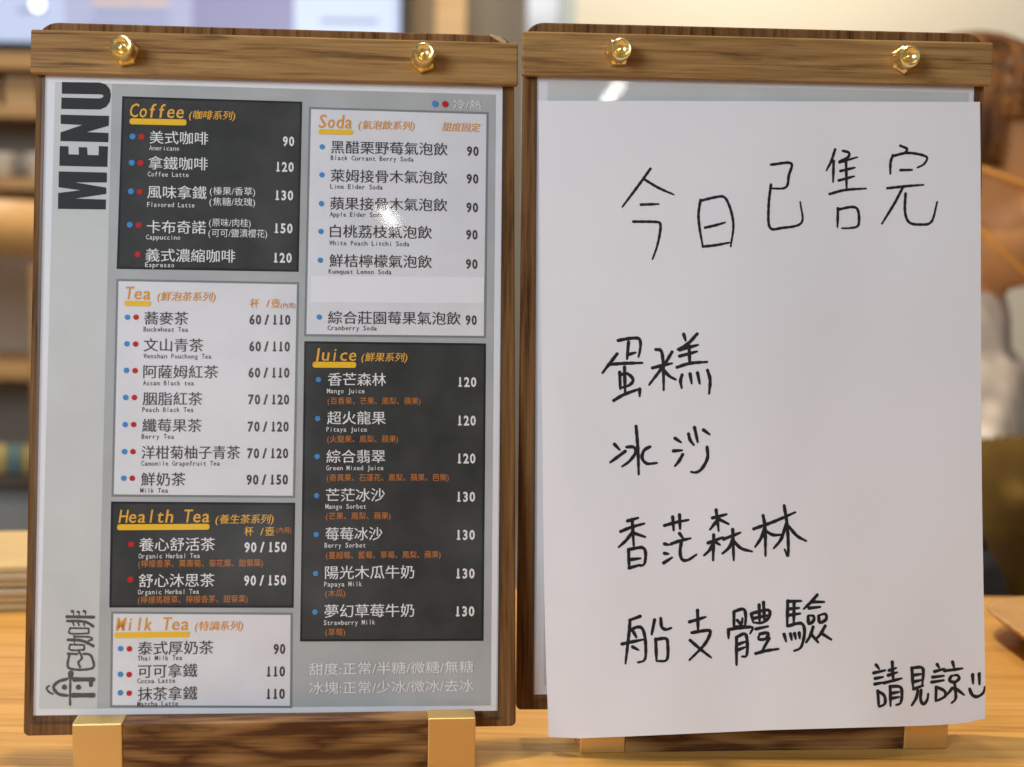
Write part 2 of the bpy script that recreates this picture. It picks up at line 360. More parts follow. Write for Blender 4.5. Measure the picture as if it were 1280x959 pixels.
DOTS=[["coffee","b",-66.16,270.17,1.35],["coffee","r",-62.11,270.16,1.35],["coffee","b",-66.34,258.0,1.35],["coffee","r",-62.39,257.99,1.35],["coffee","b",-66.5,244.76,1.35],["coffee","r",-62.56,244.64,1.35],["coffee","b",-66.81,229.33,1.35],["coffee","r",-62.78,229.21,1.35],["coffee","r",-63.13,215.76,1.35],["tea","b",-67.25,186.93,1.25],["tea","r",-63.38,186.96,1.25],["tea","b",-67.29,174.8,1.25],["tea","r",-63.42,174.72,1.25],["tea","b",-67.32,162.7,1.25],["tea","r",-63.46,162.61,1.25],["tea","b",-67.46,150.41,1.25],["tea","r",-63.6,150.42,1.25],["tea","b",-67.49,138.15,1.25],["tea","r",-63.75,138.16,1.25],["tea","b",-67.63,125.93,1.25],["tea","r",-63.89,125.92,1.25],["tea","b",-67.77,113.95,1.25],["tea","r",-64.03,113.94,1.25],["health","r",-64.04,84.27,1.35],["health","r",-64.11,68.57,1.35],["milk","b",-68.0,37.88,1.25],["milk","r",-64.15,37.73,1.25],["milk","b",-67.92,26.52,1.25],["milk","r",-64.08,26.36,1.25],["milk","b",-67.8,18.37,1.25],["milk","r",-63.96,18.1,1.25],["legend","b",72.4,288.71,1.5],["legend","r",77.15,288.7,1.5],["soda","b",20.04,267.2,1.25],["soda","b",20.0,254.04,1.25],["soda","b",19.84,240.53,1.25],["soda","b",19.67,227.57,1.25],["soda","b",19.51,214.13,1.25],["soda","b",19.19,187.75,1.25],["juice","b",18.99,158.87,1.2],["juice","b",18.77,141.0,1.2],["juice","b",18.63,123.62,1.2],["juice","b",18.5,105.79,1.2],["juice","b",18.44,88.14,1.2],["juice","b",18.26,70.47,1.2],["juice","b",18.08,53.06,1.2]]
MENU_LETTERS=[[[-98.16,294.82],[-81.14,294.98],[-78.44,294.14],[-76.73,292.09],[-76.15,289.31],[-76.64,286.01],[-78.28,283.67],[-80.94,282.42],[-98.27,282.28],[-98.23,287.57],[-81.03,287.58],[-79.83,288.1],[-79.5,288.73],[-79.91,289.28],[-80.85,289.47],[-98.13,289.32]],[[-98.49,279.64],[-76.87,279.59],[-76.93,274.98],[-86.6,271.84],[-76.95,271.64],[-77.01,267.32],[-98.4,267.42],[-98.34,271.45],[-88.86,275.06],[-98.34,275.33]],[[-98.63,265.13],[-94.7,265.07],[-94.63,261.4],[-90.09,261.29],[-90.15,264.82],[-86.48,264.76],[-86.15,261.23],[-81.27,261.26],[-81.21,265.5],[-77.12,265.38],[-77.24,255.86],[-98.6,255.99]],[[-98.82,253.43],[-77.4,253.29],[-77.39,248.71],[-91.28,248.46],[-77.55,246.35],[-77.57,243.38],[-91.15,241.06],[-77.6,240.81],[-77.66,236.25],[-98.91,236.17],[-98.91,243.48],[-89.22,244.9],[-98.82,246.11]]]
LOGO=[[1.43,[[-91.67,52.29],[-79.98,51.94]]],[1.33,[[-91.53,50.39],[-85.65,50.22],[-82.45,49.43],[-80.21,47.9]]],[1.33,[[-89.45,54.71],[-89.16,54.5]]],[0.61,[[-88.77,54.7],[-88.84,53.1]]],[1.22,[[-86.95,54.38],[-86.65,54.22]]],[0.61,[[-86.31,54.47],[-86.38,53.07]]],[1.33,[[-84.25,54.64],[-83.95,54.44]]],[0.61,[[-83.47,54.63],[-83.54,53.04]]],[0.82,[[-88.97,49.51],[-88.56,48.41]]],[0.82,[[-86.71,49.39],[-86.31,48.38]]],[0.82,[[-84.35,49.06],[-83.95,48.2]]],[0.87,[[-90.21,47.24],[-82.65,46.99],[-82.15,46.53],[-82.13,45.19],[-82.61,44.8],[-90.17,44.9],[-90.21,47.24]]],[0.92,[[-88.57,43.48],[-83.08,43.31],[-81.01,42.93],[-80.51,42.03],[-82.07,41.65]]],[1.38,[[-91.1,42.07],[-86.0,41.8],[-83.04,40.87],[-80.07,39.23]]],[0.61,[[-88.19,43.78],[-88.23,40.54]]],[0.87,[[-90.13,39.97],[-84.49,39.69],[-83.99,39.29],[-83.97,37.89],[-84.46,37.55],[-90.09,37.63],[-90.13,39.97]]],[1.12,[[-90.89,35.96],[-87.07,35.7]]],[1.12,[[-84.18,35.76],[-81.97,35.57],[-80.47,34.06],[-80.3,29.38],[-90.29,29.54],[-90.4,35.8]]],[1.02,[[-86.66,37.43],[-85.3,35.43],[-84.98,33.63],[-86.42,32.06],[-85.6,30.06]]],[2.45,[[-89.57,27.25],[-89.64,25.66]]],[1.02,[[-89.72,25.17],[-89.67,13.53]]],[1.43,[[-91.18,24.8],[-94.73,23.77],[-96.98,21.33],[-94.78,18.32],[-90.96,17.51]]],[0.92,[[-98.84,21.95],[-99.99,20.89],[-98.79,19.13],[-97.22,18.36]]],[2.35,[[-92.19,21.2],[-92.05,21.09]]],[2.35,[[-86.09,21.09],[-85.94,20.99]]],[2.04,[[-87.91,24.54],[-79.83,24.41]]],[1.94,[[-80.71,24.42],[-80.77,21.94]]],[2.14,[[-88.23,17.61],[-79.71,17.46]]]]
NS,NT=29,41
PAPER_GRID=[-10285,28625,230,-9552,28637,246,-8818,28649,259,-8083,28662,270,-7347,28675,276,-6609,28689,278,-5869,28704,277,-5128,28719,273,-4386,28734,268,-3643,28749,264,-2899,28763,262,-2154,28776,262,-1408,28789,264,-662,28802,266,86,28815,268,835,28828,268,1587,28842,263,2340,28857,255,3097,28873,241,3856,28889,224,4612,28903,220,5369,28917,220,6126,28931,220,6885,28945,220,7644,28959,220,8405,28973,220,9167,28987,220,9930,29001,220,10694,29015,220,-10269,27891,245,-9536,27901,262,-8802,27912,276,-8066,27926,284,-7329,27940,288,-6591,27954,287,-5851,27970,284,-5109,27985,279,-4367,28001,273,-3623,28016,269,-2879,28030,267,-2134,28043,267,-1388,28057,270,-642,28069,275,106,28083,277,855,28096,277,1607,28110,271,2362,28125,260,3120,28141,244,3880,28157,225,4636,28172,223,5392,28185,223,6150,28199,223,6909,28213,223,7669,28228,223,8430,28242,223,9192,28256,223,9955,28272,223,10720,28290,223,-10253,27156,265,-9520,27164,282,-8785,27174,295,-8050,27188,302,-7312,27203,304,-6574,27218,302,-5833,27234,297,-5092,27249,292,-4349,27265,286,-3605,27281,282,-2860,27295,281,-2116,27309,283,-1370,27322,288,-624,27335,293,124,27349,296,874,27362,293,1627,27377,285,2383,27392,270,3141,27409,251,3902,27425,229,4659,27439,226,5416,27453,226,6174,27467,226,6933,27481,226,7693,27496,226,8455,27510,226,9217,27526,226,9981,27543,226,10745,27565,226,-10237,26420,285,-9504,26427,303,-8769,26436,315,-8033,26451,321,-7296,26465,322,-6557,26481,320,-5816,26497,315,-5075,26513,310,-4332,26529,306,-3588,26544,302,-2844,26559,303,-2099,26572,307,-1354,26586,313,-608,26599,319,140,26613,320,891,26628,315,1645,26643,302,2402,26659,282,3162,26675,260,3924,26692,235,4682,26706,229,5439,26720,229,6198,26734,229,6957,26749,229,7718,26763,229,8479,26778,229,9242,26794,229,10006,26813,229,10771,26839,229,-10221,25684,305,-9488,25690,323,-8753,25698,335,-8017,25712,340,-7279,25728,341,-6541,25743,340,-5800,25759,337,-5059,25775,333,-4316,25791,330,-3573,25807,329,-2829,25821,331,-2085,25835,338,-1341,25849,346,-595,25863,352,154,25878,350,906,25892,340,1662,25908,321,2420,25924,297,3181,25941,271,3944,25958,244,4704,25973,232,5462,25987,232,6220,26001,232,6980,26015,232,7741,26030,232,8503,26045,232,9266,26062,232,10030,26082,232,10795,26113,232,-10205,24948,324,-9472,24953,342,-8737,24959,353,-8001,24974,358,-7264,24989,361,-6526,25005,362,-5786,25021,361,-5045,25037,359,-4303,25053,358,-3560,25069,360,-2818,25083,366,-2075,25097,376,-1331,25111,385,-585,25126,389,165,25141,384,918,25156,368,1675,25172,344,2434,25189,315,3196,25206,284,3960,25223,255,4722,25239,235,5480,25253,235,6238,25267,235,6998,25281,235,7759,25296,235,8521,25311,235,9284,25329,235,10048,25351,235,10809,25384,244,-10189,24212,342,-9455,24215,359,-8721,24221,370,-7985,24236,376,-7249,24251,381,-6511,24266,385,-5772,24282,387,-5031,24299,388,-4290,24315,390,-3549,24330,396,-2807,24345,407,-2065,24359,420,-1322,24373,430,-576,24388,431,174,24404,421,929,24420,399,1687,24437,369,2447,24453,336,3210,24470,302,3975,24487,269,4740,24504,239,5498,24518,238,6257,24532,238,7016,24546,238,7777,24561,238,8539,24576,238,9301,24595,240,10059,24617,256,10819,24654,268,-10173,23475,359,-9440,23477,375,-8706,23481,386,-7971,23497,394,-7234,23512,402,-6497,23527,408,-5758,23544,413,-5019,23560,418,-4279,23576,424,-3539,23592,436,-2798,23606,452,-2058,23620,468,-1315,23635,478,-568,23651,477,183,23668,461,938,23684,434,1697,23700,399,2459,23717,361,3223,23734,323,3988,23750,286,4754,23767,254,5516,23782,241,6274,23796,241,7034,23811,241,7795,23826,241,8556,23841,245,9311,23859,264,10069,23883,280,10829,23925,291,-10159,22739,376,-9425,22739,390,-8691,22742,401,-7956,22757,412,-7220,22773,422,-6483,22788,432,-5746,22805,440,-5007,22821,448,-4268,22837,460,-3529,22853,478,-2790,22867,499,-2051,22882,519,-1308,22897,529,-561,22913,524,190,22931,503,947,22947,471,1706,22963,432,2469,22980,390,3234,22997,348,4000,23013,308,4767,23030,273,5533,23046,246,6292,23060,244,7052,23075,244,7811,23090,250,8565,23104,271,9321,23123,290,10079,23149,304,10839,23195,314,-10144,22002,392,-9411,22001,405,-8676,22002,417,-7942,22018,430,-7206,22034,443,-6470,22049,455,-5733,22066,466,-4995,22082,479,-4257,22098,497,-3520,22114,522,-2783,22129,549,-2044,22144,571,-1302,22160,580,-555,22176,572,197,22194,547,954,22210,511,1715,22226,469,2478,22243,424,3243,22259,379,4011,22276,335,4778,22292,296,5544,22308,269,6306,22323,258,7065,22337,263,7820,22352,279,8574,22366,299,9330,22386,316,10089,22414,328,10850,22464,336,-10129,21264,410,-9396,21262,422,-8662,21262,435,-7927,21278,449,-7192,21294,464,-6456,21310,477,-5720,21327,491,-4983,21344,509,-4246,21360,534,-3511,21376,566,-2775,21391,599,-2037,21406,623,-1296,21423,631,-548,21440,620,204,21458,593,961,21474,555,1722,21489,510,2485,21505,463,3252,21522,414,4020,21538,366,4788,21554,325,5553,21570,298,6315,21584,289,7072,21598,296,7827,21613,312,8582,21628,330,9339,21650,344,10099,21679,352,10860,21734,358,-10115,20526,429,-9381,20522,441,-8648,20522,454,-7913,20538,469,-7178,20554,484,-6442,20570,499,-5706,20588,515,-4970,20605,538,-4236,20621,571,-3502,20638,610,-2768,20653,648,-2031,20669,674,-1289,20686,682,-542,20703,669,210,20722,640,967,20737,601,1728,20752,556,2492,20768,506,3259,20784,454,4027,20800,402,4796,20815,360,5561,20831,334,6321,20845,326,7078,20860,334,7833,20875,349,8589,20891,363,9348,20913,372,10108,20944,377,10870,21003,382,-10101,19788,452,-9367,19783,463,-8633,19781,477,-7899,19797,491,-7164,19814,505,-6429,19831,519,-5693,19848,538,-4958,19866,567,-4225,19883,607,-3493,19900,653,-2759,19916,695,-2023,19933,723,-1282,19950,730,-535,19968,717,216,19986,689,973,20001,651,1733,20016,605,2497,20031,553,3264,20046,497,4034,20062,443,4802,20077,400,5566,20092,375,6326,20106,370,7082,20121,378,7837,20137,390,8595,20153,399,9355,20176,403,10117,20209,405,10879,20272,407,-10087,19049,480,-9354,19043,490,-8620,19039,503,-7886,19057,515,-7150,19074,527,-6415,19091,540,-5679,19109,561,-4946,19127,595,-4214,19145,641,-3483,19163,694,-2751,19180,739,-2015,19197,768,-1275,19214,775,-529,19232,764,222,19250,739,977,19265,703,1737,19279,658,2501,19294,603,3269,19309,544,4038,19324,489,4806,19338,446,5569,19353,423,6328,19367,419,7084,19382,426,7841,19398,434,8600,19415,438,9362,19439,437,10124,19474,435,10887,19541,436,-10073,18311,514,-9340,18302,523,-8606,18298,533,-7871,18316,542,-7136,18333,549,-6400,18351,561,-5665,18369,584,-4932,18388,623,-4201,18407,675,-3472,18425,732,-2740,18443,780,-2005,18461,809,-1265,18479,819,-520,18497,811,229,18515,790,983,18529,757,1742,18543,712,2506,18557,656,3275,18572,594,4044,18586,538,4810,18600,498,5572,18615,478,6330,18629,474,7087,18644,479,7845,18660,482,8605,18677,480,9368,18702,475,10132,18739,470,10895,18810,469,-10057,17572,553,-9324,17562,561,-8590,17557,568,-7855,17575,572,-7119,17592,574,-6383,17610,583,-5649,17629,608,-4917,17649,651,-4187,17669,708,-3458,17688,767,-2727,17707,816,-1993,17725,848,-1254,17744,860,-511,17762,857,237,17780,841,990,17794,812,1748,17808,767,2512,17821,709,3280,17835,647,4049,17849,592,4814,17863,554,5575,17877,537,6332,17891,534,7089,17906,535,7848,17923,534,8610,17940,527,9374,17966,518,10138,18004,511,10902,18079,506,-10041,16834,600,-9309,16823,606,-8575,16816,608,-7839,16834,605,-7103,16851,601,-6367,16870,608,-5633,16889,634,-4901,16910,680,-4173,16930,740,-3444,16951,800,-2714,16971,850,-1980,16990,882,-1242,17009,900,-501,17028,903,245,17046,893,996,17060,867,1754,17073,822,2518,17086,763,3286,17099,701,4053,17112,648,4816,17126,614,5575,17140,600,6332,17154,596,7090,17169,594,7850,17186,588,8613,17203,577,9377,17229,566,10142,17269,557,10907,17348,548,-10027,16096,653,-9294,16083,657,-8560,16075,653,-7824,16093,642,-7087,16111,632,-6351,16129,637,-5617,16149,663,-4886,16171,711,-4158,16192,771,-3429,16214,830,-2699,16234,879,-1966,16254,915,-1230,16274,938,-491,16294,949,253,16313,945,1003,16326,921,1761,16339,877,2524,16351,817,3291,16363,756,4056,16376,707,4818,16389,678,5576,16403,665,6332,16418,661,7090,16432,655,7851,16449,645,8615,16466,631,9379,16494,619,10143,16534,609,10909,16618,596,-10012,15360,712,-9280,15345,713,-8546,15335,702,-7809,15352,684,-7072,15370,669,-6336,15388,671,-5602,15410,697,-4872,15432,744,-4143,15454,802,-3414,15477,858,-2684,15498,907,-1952,15519,946,-1218,15540,976,-481,15560,995,261,15579,996,1010,15593,975,1767,15605,930,2530,15616,871,3295,15628,813,4059,15640,769,4818,15654,743,5575,15668,732,6332,15682,726,7090,15697,716,7852,15713,703,8615,15730,690,9378,15758,679,10142,15801,667,10910,15888,648,-9998,14624,776,-9267,14607,774,-8532,14595,756,-7795,14612,731,-7058,14630,712,-6322,14648,711,-5588,14670,735,-4858,14693,779,-4128,14716,832,-3399,14739,885,-2669,14761,933,-1938,14783,976,-1206,14805,1014,-471,14826,1040,269,14846,1047,1018,14860,1027,1774,14871,982,2536,14882,925,3300,14894,871,4061,14906,832,4819,14919,810,5575,14933,799,6332,14947,789,7091,14961,777,7852,14978,764,8613,14995,753,9375,15024,743,10139,15068,729,10909,15159,705,-9985,13888,843,-9253,13870,838,-8519,13856,815,-7782,13873,784,-7045,13890,761,-6309,13909,759,-5575,13931,779,-4844,13954,817,-4114,13978,863,-3384,14001,911,-2654,14025,958,-1924,14048,1007,-1194,14071,1052,-461,14093,1086,278,14114,1096,1025,14127,1077,1781,14138,1034,2542,14149,979,3303,14160,930,4063,14172,896,4819,14185,876,5575,14199,864,6332,14212,851,7091,14227,838,7851,14244,826,8610,14261,818,9371,14291,811,10135,14336,796,10906,14430,765,-9972,13154,913,-9241,13134,906,-8507,13118,879,-7770,13135,844,-7033,13152,819,-6297,13170,814,-5563,13193,829,-4830,13216,859,-4099,13240,896,-3368,13264,937,-2639,13288,985,-1910,13312,1039,-1182,13337,1092,-451,13360,1131,287,13382,1145,1034,13395,1127,1789,13406,1085,2548,13416,1035,3308,13427,991,4065,13439,961,4821,13452,942,5578,13465,926,6335,13479,910,7094,13493,896,7852,13510,888,8609,13528,885,9367,13559,882,10132,13605,865,10904,13702,828,-9963,12421,983,-9232,12399,975,-8498,12382,946,-7761,12398,911,-7024,12415,885,-6288,12433,877,-5554,12455,885,-4820,12478,904,-4087,12502,930,-3355,12526,966,-2625,12551,1014,-1898,12577,1073,-1171,12603,1133,-441,12627,1176,296,12650,1191,1043,12663,1175,1796,12674,1136,2554,12684,1092,3311,12695,1054,4068,12707,1027,4824,12719,1005,5581,12732,985,6340,12745,966,7098,12759,953,7854,12777,950,8608,12796,954,9365,12827,953,10129,12875,935,10903,12976,893,-9953,11689,1052,-9223,11665,1045,-8489,11646,1017,-7754,11662,984,-7017,11679,959,-6281,11697,948,-5546,11719,947,-4810,11741,953,-4075,11764,969,-3342,11789,998,-2613,11815,1047,-1887,11842,1110,-1161,11869,1174,-431,11895,1221,306,11918,1237,1051,11931,1223,1803,11942,1190,2559,11953,1152,3314,11964,1119,4070,11975,1092,4827,11987,1067,5586,11999,1041,6345,12012,1019,7102,12026,1009,7856,12045,1011,8607,12064,1021,9363,12097,1023,10127,12145,1003,10902,12249,957,-9944,10957,1118,-9214,10932,1114,-8481,10912,1091,-7747,10928,1064,-7011,10945,1041,-6275,10963,1025,-5538,10984,1014,-4801,11005,1007,-4065,11027,1012,-3331,11052,1036,-2601,11079,1085,-1876,11108,1151,-1151,11136,1217,-422,11163,1264,315,11186,1281,1059,11200,1271,1809,11211,1245,2562,11222,1215,3316,11233,1187,4072,11245,1158,4831,11256,1127,5592,11267,1095,6351,11279,1071,7107,11293,1062,7858,11313,1071,8608,11333,1086,9362,11367,1089,10126,11417,1068,10902,11524,1021,-9934,10225,1178,-9205,10199,1182,-8473,10179,1168,-7740,10196,1148,-7006,10213,1129,-6270,10231,1109,-5532,10250,1087,-4793,10270,1067,-4055,10292,1061,-3320,10316,1080,-2591,10344,1128,-1866,10374,1194,-1141,10403,1260,-411,10431,1307,325,10455,1325,1067,10469,1321,1815,10481,1303,2565,10493,1282,3318,10504,1256,4074,10515,1224,4835,10525,1186,5597,10535,1147,6358,10546,1121,7112,10561,1115,7861,10581,1129,8609,10602,1147,9363,10637,1151,10127,10688,1130,10902,10799,1084,-9923,9493,1233,-9195,9467,1247,-8466,9447,1245,-7734,9465,1237,-7001,9484,1222,-6265,9501,1198,-5526,9519,1166,-4785,9537,1133,-4046,9557,1118,-3311,9582,1132,-2581,9610,1178,-1855,9640,1242,-1130,9671,1304,-400,9699,1348,335,9724,1369,1076,9739,1372,1821,9752,1365,2568,9765,1351,3320,9776,1328,4078,9786,1291,4841,9794,1244,5605,9803,1199,6366,9814,1171,7120,9829,1168,7867,9850,1184,8615,9871,1203,9369,9907,1206,10133,9959,1185,10905,10075,1143,-9909,8761,1281,-9183,8735,1308,-8455,8716,1323,-7726,8737,1327,-6994,8755,1318,-6258,8772,1291,-5518,8788,1249,-4776,8805,1206,-4036,8825,1183,-3300,8849,1193,-2570,8877,1234,-1843,8908,1293,-1116,8939,1349,-386,8967,1390,349,8993,1414,1087,9010,1426,1829,9025,1430,2574,9038,1424,3325,9049,1401,4085,9058,1358,4849,9064,1304,5615,9072,1253,6376,9082,1224,7130,9098,1221,7878,9119,1237,8626,9140,1254,9380,9176,1255,10144,9231,1235,10913,9350,1199,-9893,8027,1322,-9168,8003,1365,-8443,7985,1398,-7716,8009,1417,-6985,8029,1414,-6250,8045,1385,-5509,8060,1336,-4767,8076,1287,-4026,8094,1259,-3290,8118,1263,-2559,8146,1298,-1830,8177,1347,-1102,8207,1395,-371,8236,1433,363,8263,1461,1098,8281,1483,1837,8298,1499,2580,8313,1499,3331,8323,1475,4091,8330,1427,4858,8336,1365,5625,8342,1311,6386,8352,1279,7140,8367,1275,7889,8388,1288,8639,8409,1299,9394,8445,1297,10157,8501,1279,10923,8626,1252,-9876,7293,1355,-9153,7271,1416,-8430,7255,1469,-7705,7282,1504,-6976,7303,1508,-6242,7319,1479,-5501,7334,1427,-4759,7349,1375,-4018,7367,1344,-3282,7390,1344,-2549,7418,1369,-1819,7447,1406,-1088,7476,1443,-356,7505,1477,376,7534,1510,1109,7554,1543,1844,7573,1569,2585,7588,1575,3336,7599,1550,4097,7604,1496,4865,7608,1430,5633,7613,1373,6395,7623,1340,7149,7637,1332,7901,7657,1336,8654,7677,1339,9411,7713,1332,10172,7771,1318,10934,7902,1300,-9858,6558,1381,-9137,6538,1462,-8417,6525,1535,-7694,6555,1585,-6967,6578,1597,-6233,6595,1571,-5494,6609,1521,-4752,6624,1470,-4012,6642,1439,-3275,6665,1433,-2541,6691,1447,-1808,6718,1470,-1075,6746,1495,-343,6775,1525,388,6806,1563,1118,6828,1607,1850,6849,1641,2590,6865,1651,3341,6875,1624,4103,6879,1568,4871,6882,1499,5639,6886,1441,6401,6895,1405,7158,6908,1390,7913,6927,1383,8670,6945,1375,9430,6981,1363,10189,7041,1352,10947,7177,1345,-9840,5821,1402,-9121,5804,1502,-8403,5795,1593,-7682,5828,1657,-6956,5853,1679,-6224,5871,1660,-5487,5887,1616,-4747,5902,1572,-4008,5920,1542,-3270,5942,1531,-2534,5966,1532,-1798,5992,1539,-1063,6018,1552,-330,6047,1579,399,6079,1622,1126,6104,1674,1856,6126,1715,2595,6143,1726,3346,6152,1699,4108,6156,1641,4876,6158,1573,5643,6162,1516,6406,6169,1476,7166,6180,1451,7926,6196,1430,8688,6212,1409,9449,6248,1391,10208,6310,1383,10961,6452,1385,-9817,5083,1418,-9100,5069,1535,-8383,5063,1643,-7665,5100,1719,-6941,5128,1752,-6211,5147,1743,-5476,5165,1712,-4739,5183,1677,-4001,5202,1652,-3264,5223,1635,-2526,5244,1622,-1787,5267,1613,-1050,5291,1615,-317,5320,1640,411,5354,1687,1136,5381,1744,1865,5404,1789,2603,5421,1801,3353,5430,1773,4114,5434,1717,4880,5436,1653,5645,5439,1597,6410,5445,1552,7174,5453,1514,7939,5466,1477,8706,5479,1441,9470,5514,1418,10227,5578,1412,10978,5726,1422,-9791,4344,1432,-9075,4333,1562,-8360,4329,1683,-7643,4370,1770,-6921,4401,1814,-6194,4424,1820,-5462,4445,1805,-4728,4465,1785,-3993,4486,1765,-3256,4506,1743,-2516,4524,1717,-1775,4544,1693,-1036,4567,1686,-304,4596,1708,423,4631,1758,1147,4659,1818,1875,4683,1863,2612,4700,1874,3362,4709,1848,4120,4713,1797,4883,4716,1739,5648,4719,1685,6413,4723,1634,7182,4728,1580,7954,4737,1525,8726,4747,1475,9492,4781,1446,10248,4847,1442,10996,5000,1456,-9765,3605,1444,-9050,3596,1584,-8336,3594,1713,-7620,3637,1810,-6900,3672,1866,-6176,3699,1890,-5448,3726,1896,-4718,3750,1893,-3985,3772,1880,-3248,3791,1853,-2507,3807,1815,-1764,3824,1780,-1025,3846,1766,-292,3875,1786,433,3911,1837,1157,3940,1896,1885,3964,1938,2622,3980,1947,3370,3990,1924,4125,3995,1881,4885,3998,1831,5648,4002,1778,6416,4003,1719,7189,4004,1650,7967,4008,1576,8744,4015,1513,9512,4048,1477,10268,4116,1473,11016,4273,1487,-9738,2865,1458,-9024,2857,1602,-8311,2856,1735,-7596,2903,1838,-6878,2941,1908,-6157,2974,1953,-5434,3006,1983,-4707,3035,1997,-3977,3059,1991,-3240,3077,1961,-2498,3091,1915,-1755,3106,1871,-1015,3127,1854,-283,3157,1873,442,3194,1922,1166,3222,1976,1894,3245,2013,2631,3261,2021,3377,3272,2003,4129,3279,1970,4885,3284,1928,5647,3287,1877,6417,3286,1808,7196,3282,1722,7979,3281,1631,8760,3284,1556,9530,3317,1514,10288,3385,1506,11037,3546,1516,-9701,2113,1422,-8992,2117,1617,-8279,2116,1749,-7565,2166,1858,-6849,2209,1942,-6132,2248,2010,-5413,2287,2063,-4691,2320,2096,-3963,2346,2097,-3227,2364,2066,-2485,2377,2015,-1742,2391,1968,-1004,2412,1949,-273,2442,1968,452,2478,2012,1177,2505,2059,1906,2527,2090,2643,2544,2097,3385,2556,2086,4133,2565,2064,4885,2572,2031,5646,2574,1979,6418,2570,1900,7202,2561,1798,7990,2556,1692,8774,2556,1606,9546,2587,1557,10306,2655,1542,11058,2818,1543,-9645,1320,1237,-8955,1377,1631,-8242,1375,1759,-7529,1427,1871,-6816,1475,1970,-6103,1521,2060,-5388,1567,2137,-4670,1605,2186,-3944,1634,2195,-3210,1651,2165,-2470,1664,2113,-1729,1678,2067,-992,1700,2051,-262,1730,2069,463,1766,2107,1189,1791,2145,1919,1812,2168,2654,1828,2176,3393,1842,2173,4135,1855,2164,4884,1863,2138,5644,1864,2084,6418,1856,1994,7205,1842,1878,7997,1833,1759,8783,1830,1664,9558,1859,1607,10321,1926,1582,11078,2090,1570,-9594,535,1103,-8918,634,1640,-8205,632,1766,-7493,686,1881,-6782,740,1995,-6073,793,2106,-5363,846,2203,-4648,889,2267,-3925,919,2283,-3192,938,2256,-2454,951,2208,-1715,967,2169,-981,990,2157,-253,1021,2174,473,1055,2204,1200,1078,2231,1931,1097,2248,2664,1115,2259,3398,1132,2267,4136,1147,2269,4881,1157,2249,5640,1156,2191,6417,1144,2091,7207,1126,1963,8001,1113,1835,8789,1107,1733,9566,1134,1666,10334,1199,1626,11098,1361,1596,-9546,-251,975,-8865,-159,1473,-8171,-111,1775,-7460,-54,1892,-6752,5,2019,-6046,65,2149,-5339,123,2263,-4628,171,2338,-3907,204,2360,-3177,224,2339,-2442,240,2300,-1707,258,2270,-976,283,2264,-249,313,2279,478,346,2300,1206,366,2318,1936,385,2331,2666,404,2347,3395,424,2367,4128,443,2379,4870,453,2363,5629,450,2300,6407,435,2191,7199,413,2055,7993,397,1920,8783,388,1811,9563,412,1733,10337,473,1674,11109,633,1623,-9498,-1039,854,-8815,-947,1336,-8138,-853,1789,-7428,-794,1908,-6723,-730,2046,-6021,-664,2191,-5317,-600,2317,-4608,-549,2398,-3890,-514,2427,-3164,-491,2414,-2433,-472,2387,-1703,-451,2369,-975,-424,2370,-249,-393,2381,477,-363,2394,1206,-344,2403,1934,-326,2416,2660,-304,2440,3384,-280,2472,4111,-259,2493,4851,-248,2478,5610,-253,2411,6388,-272,2295,7179,-296,2153,7973,-315,2015,8763,-326,1900,9547,-307,1807,10328,-252,1727,11107,-94,1653]
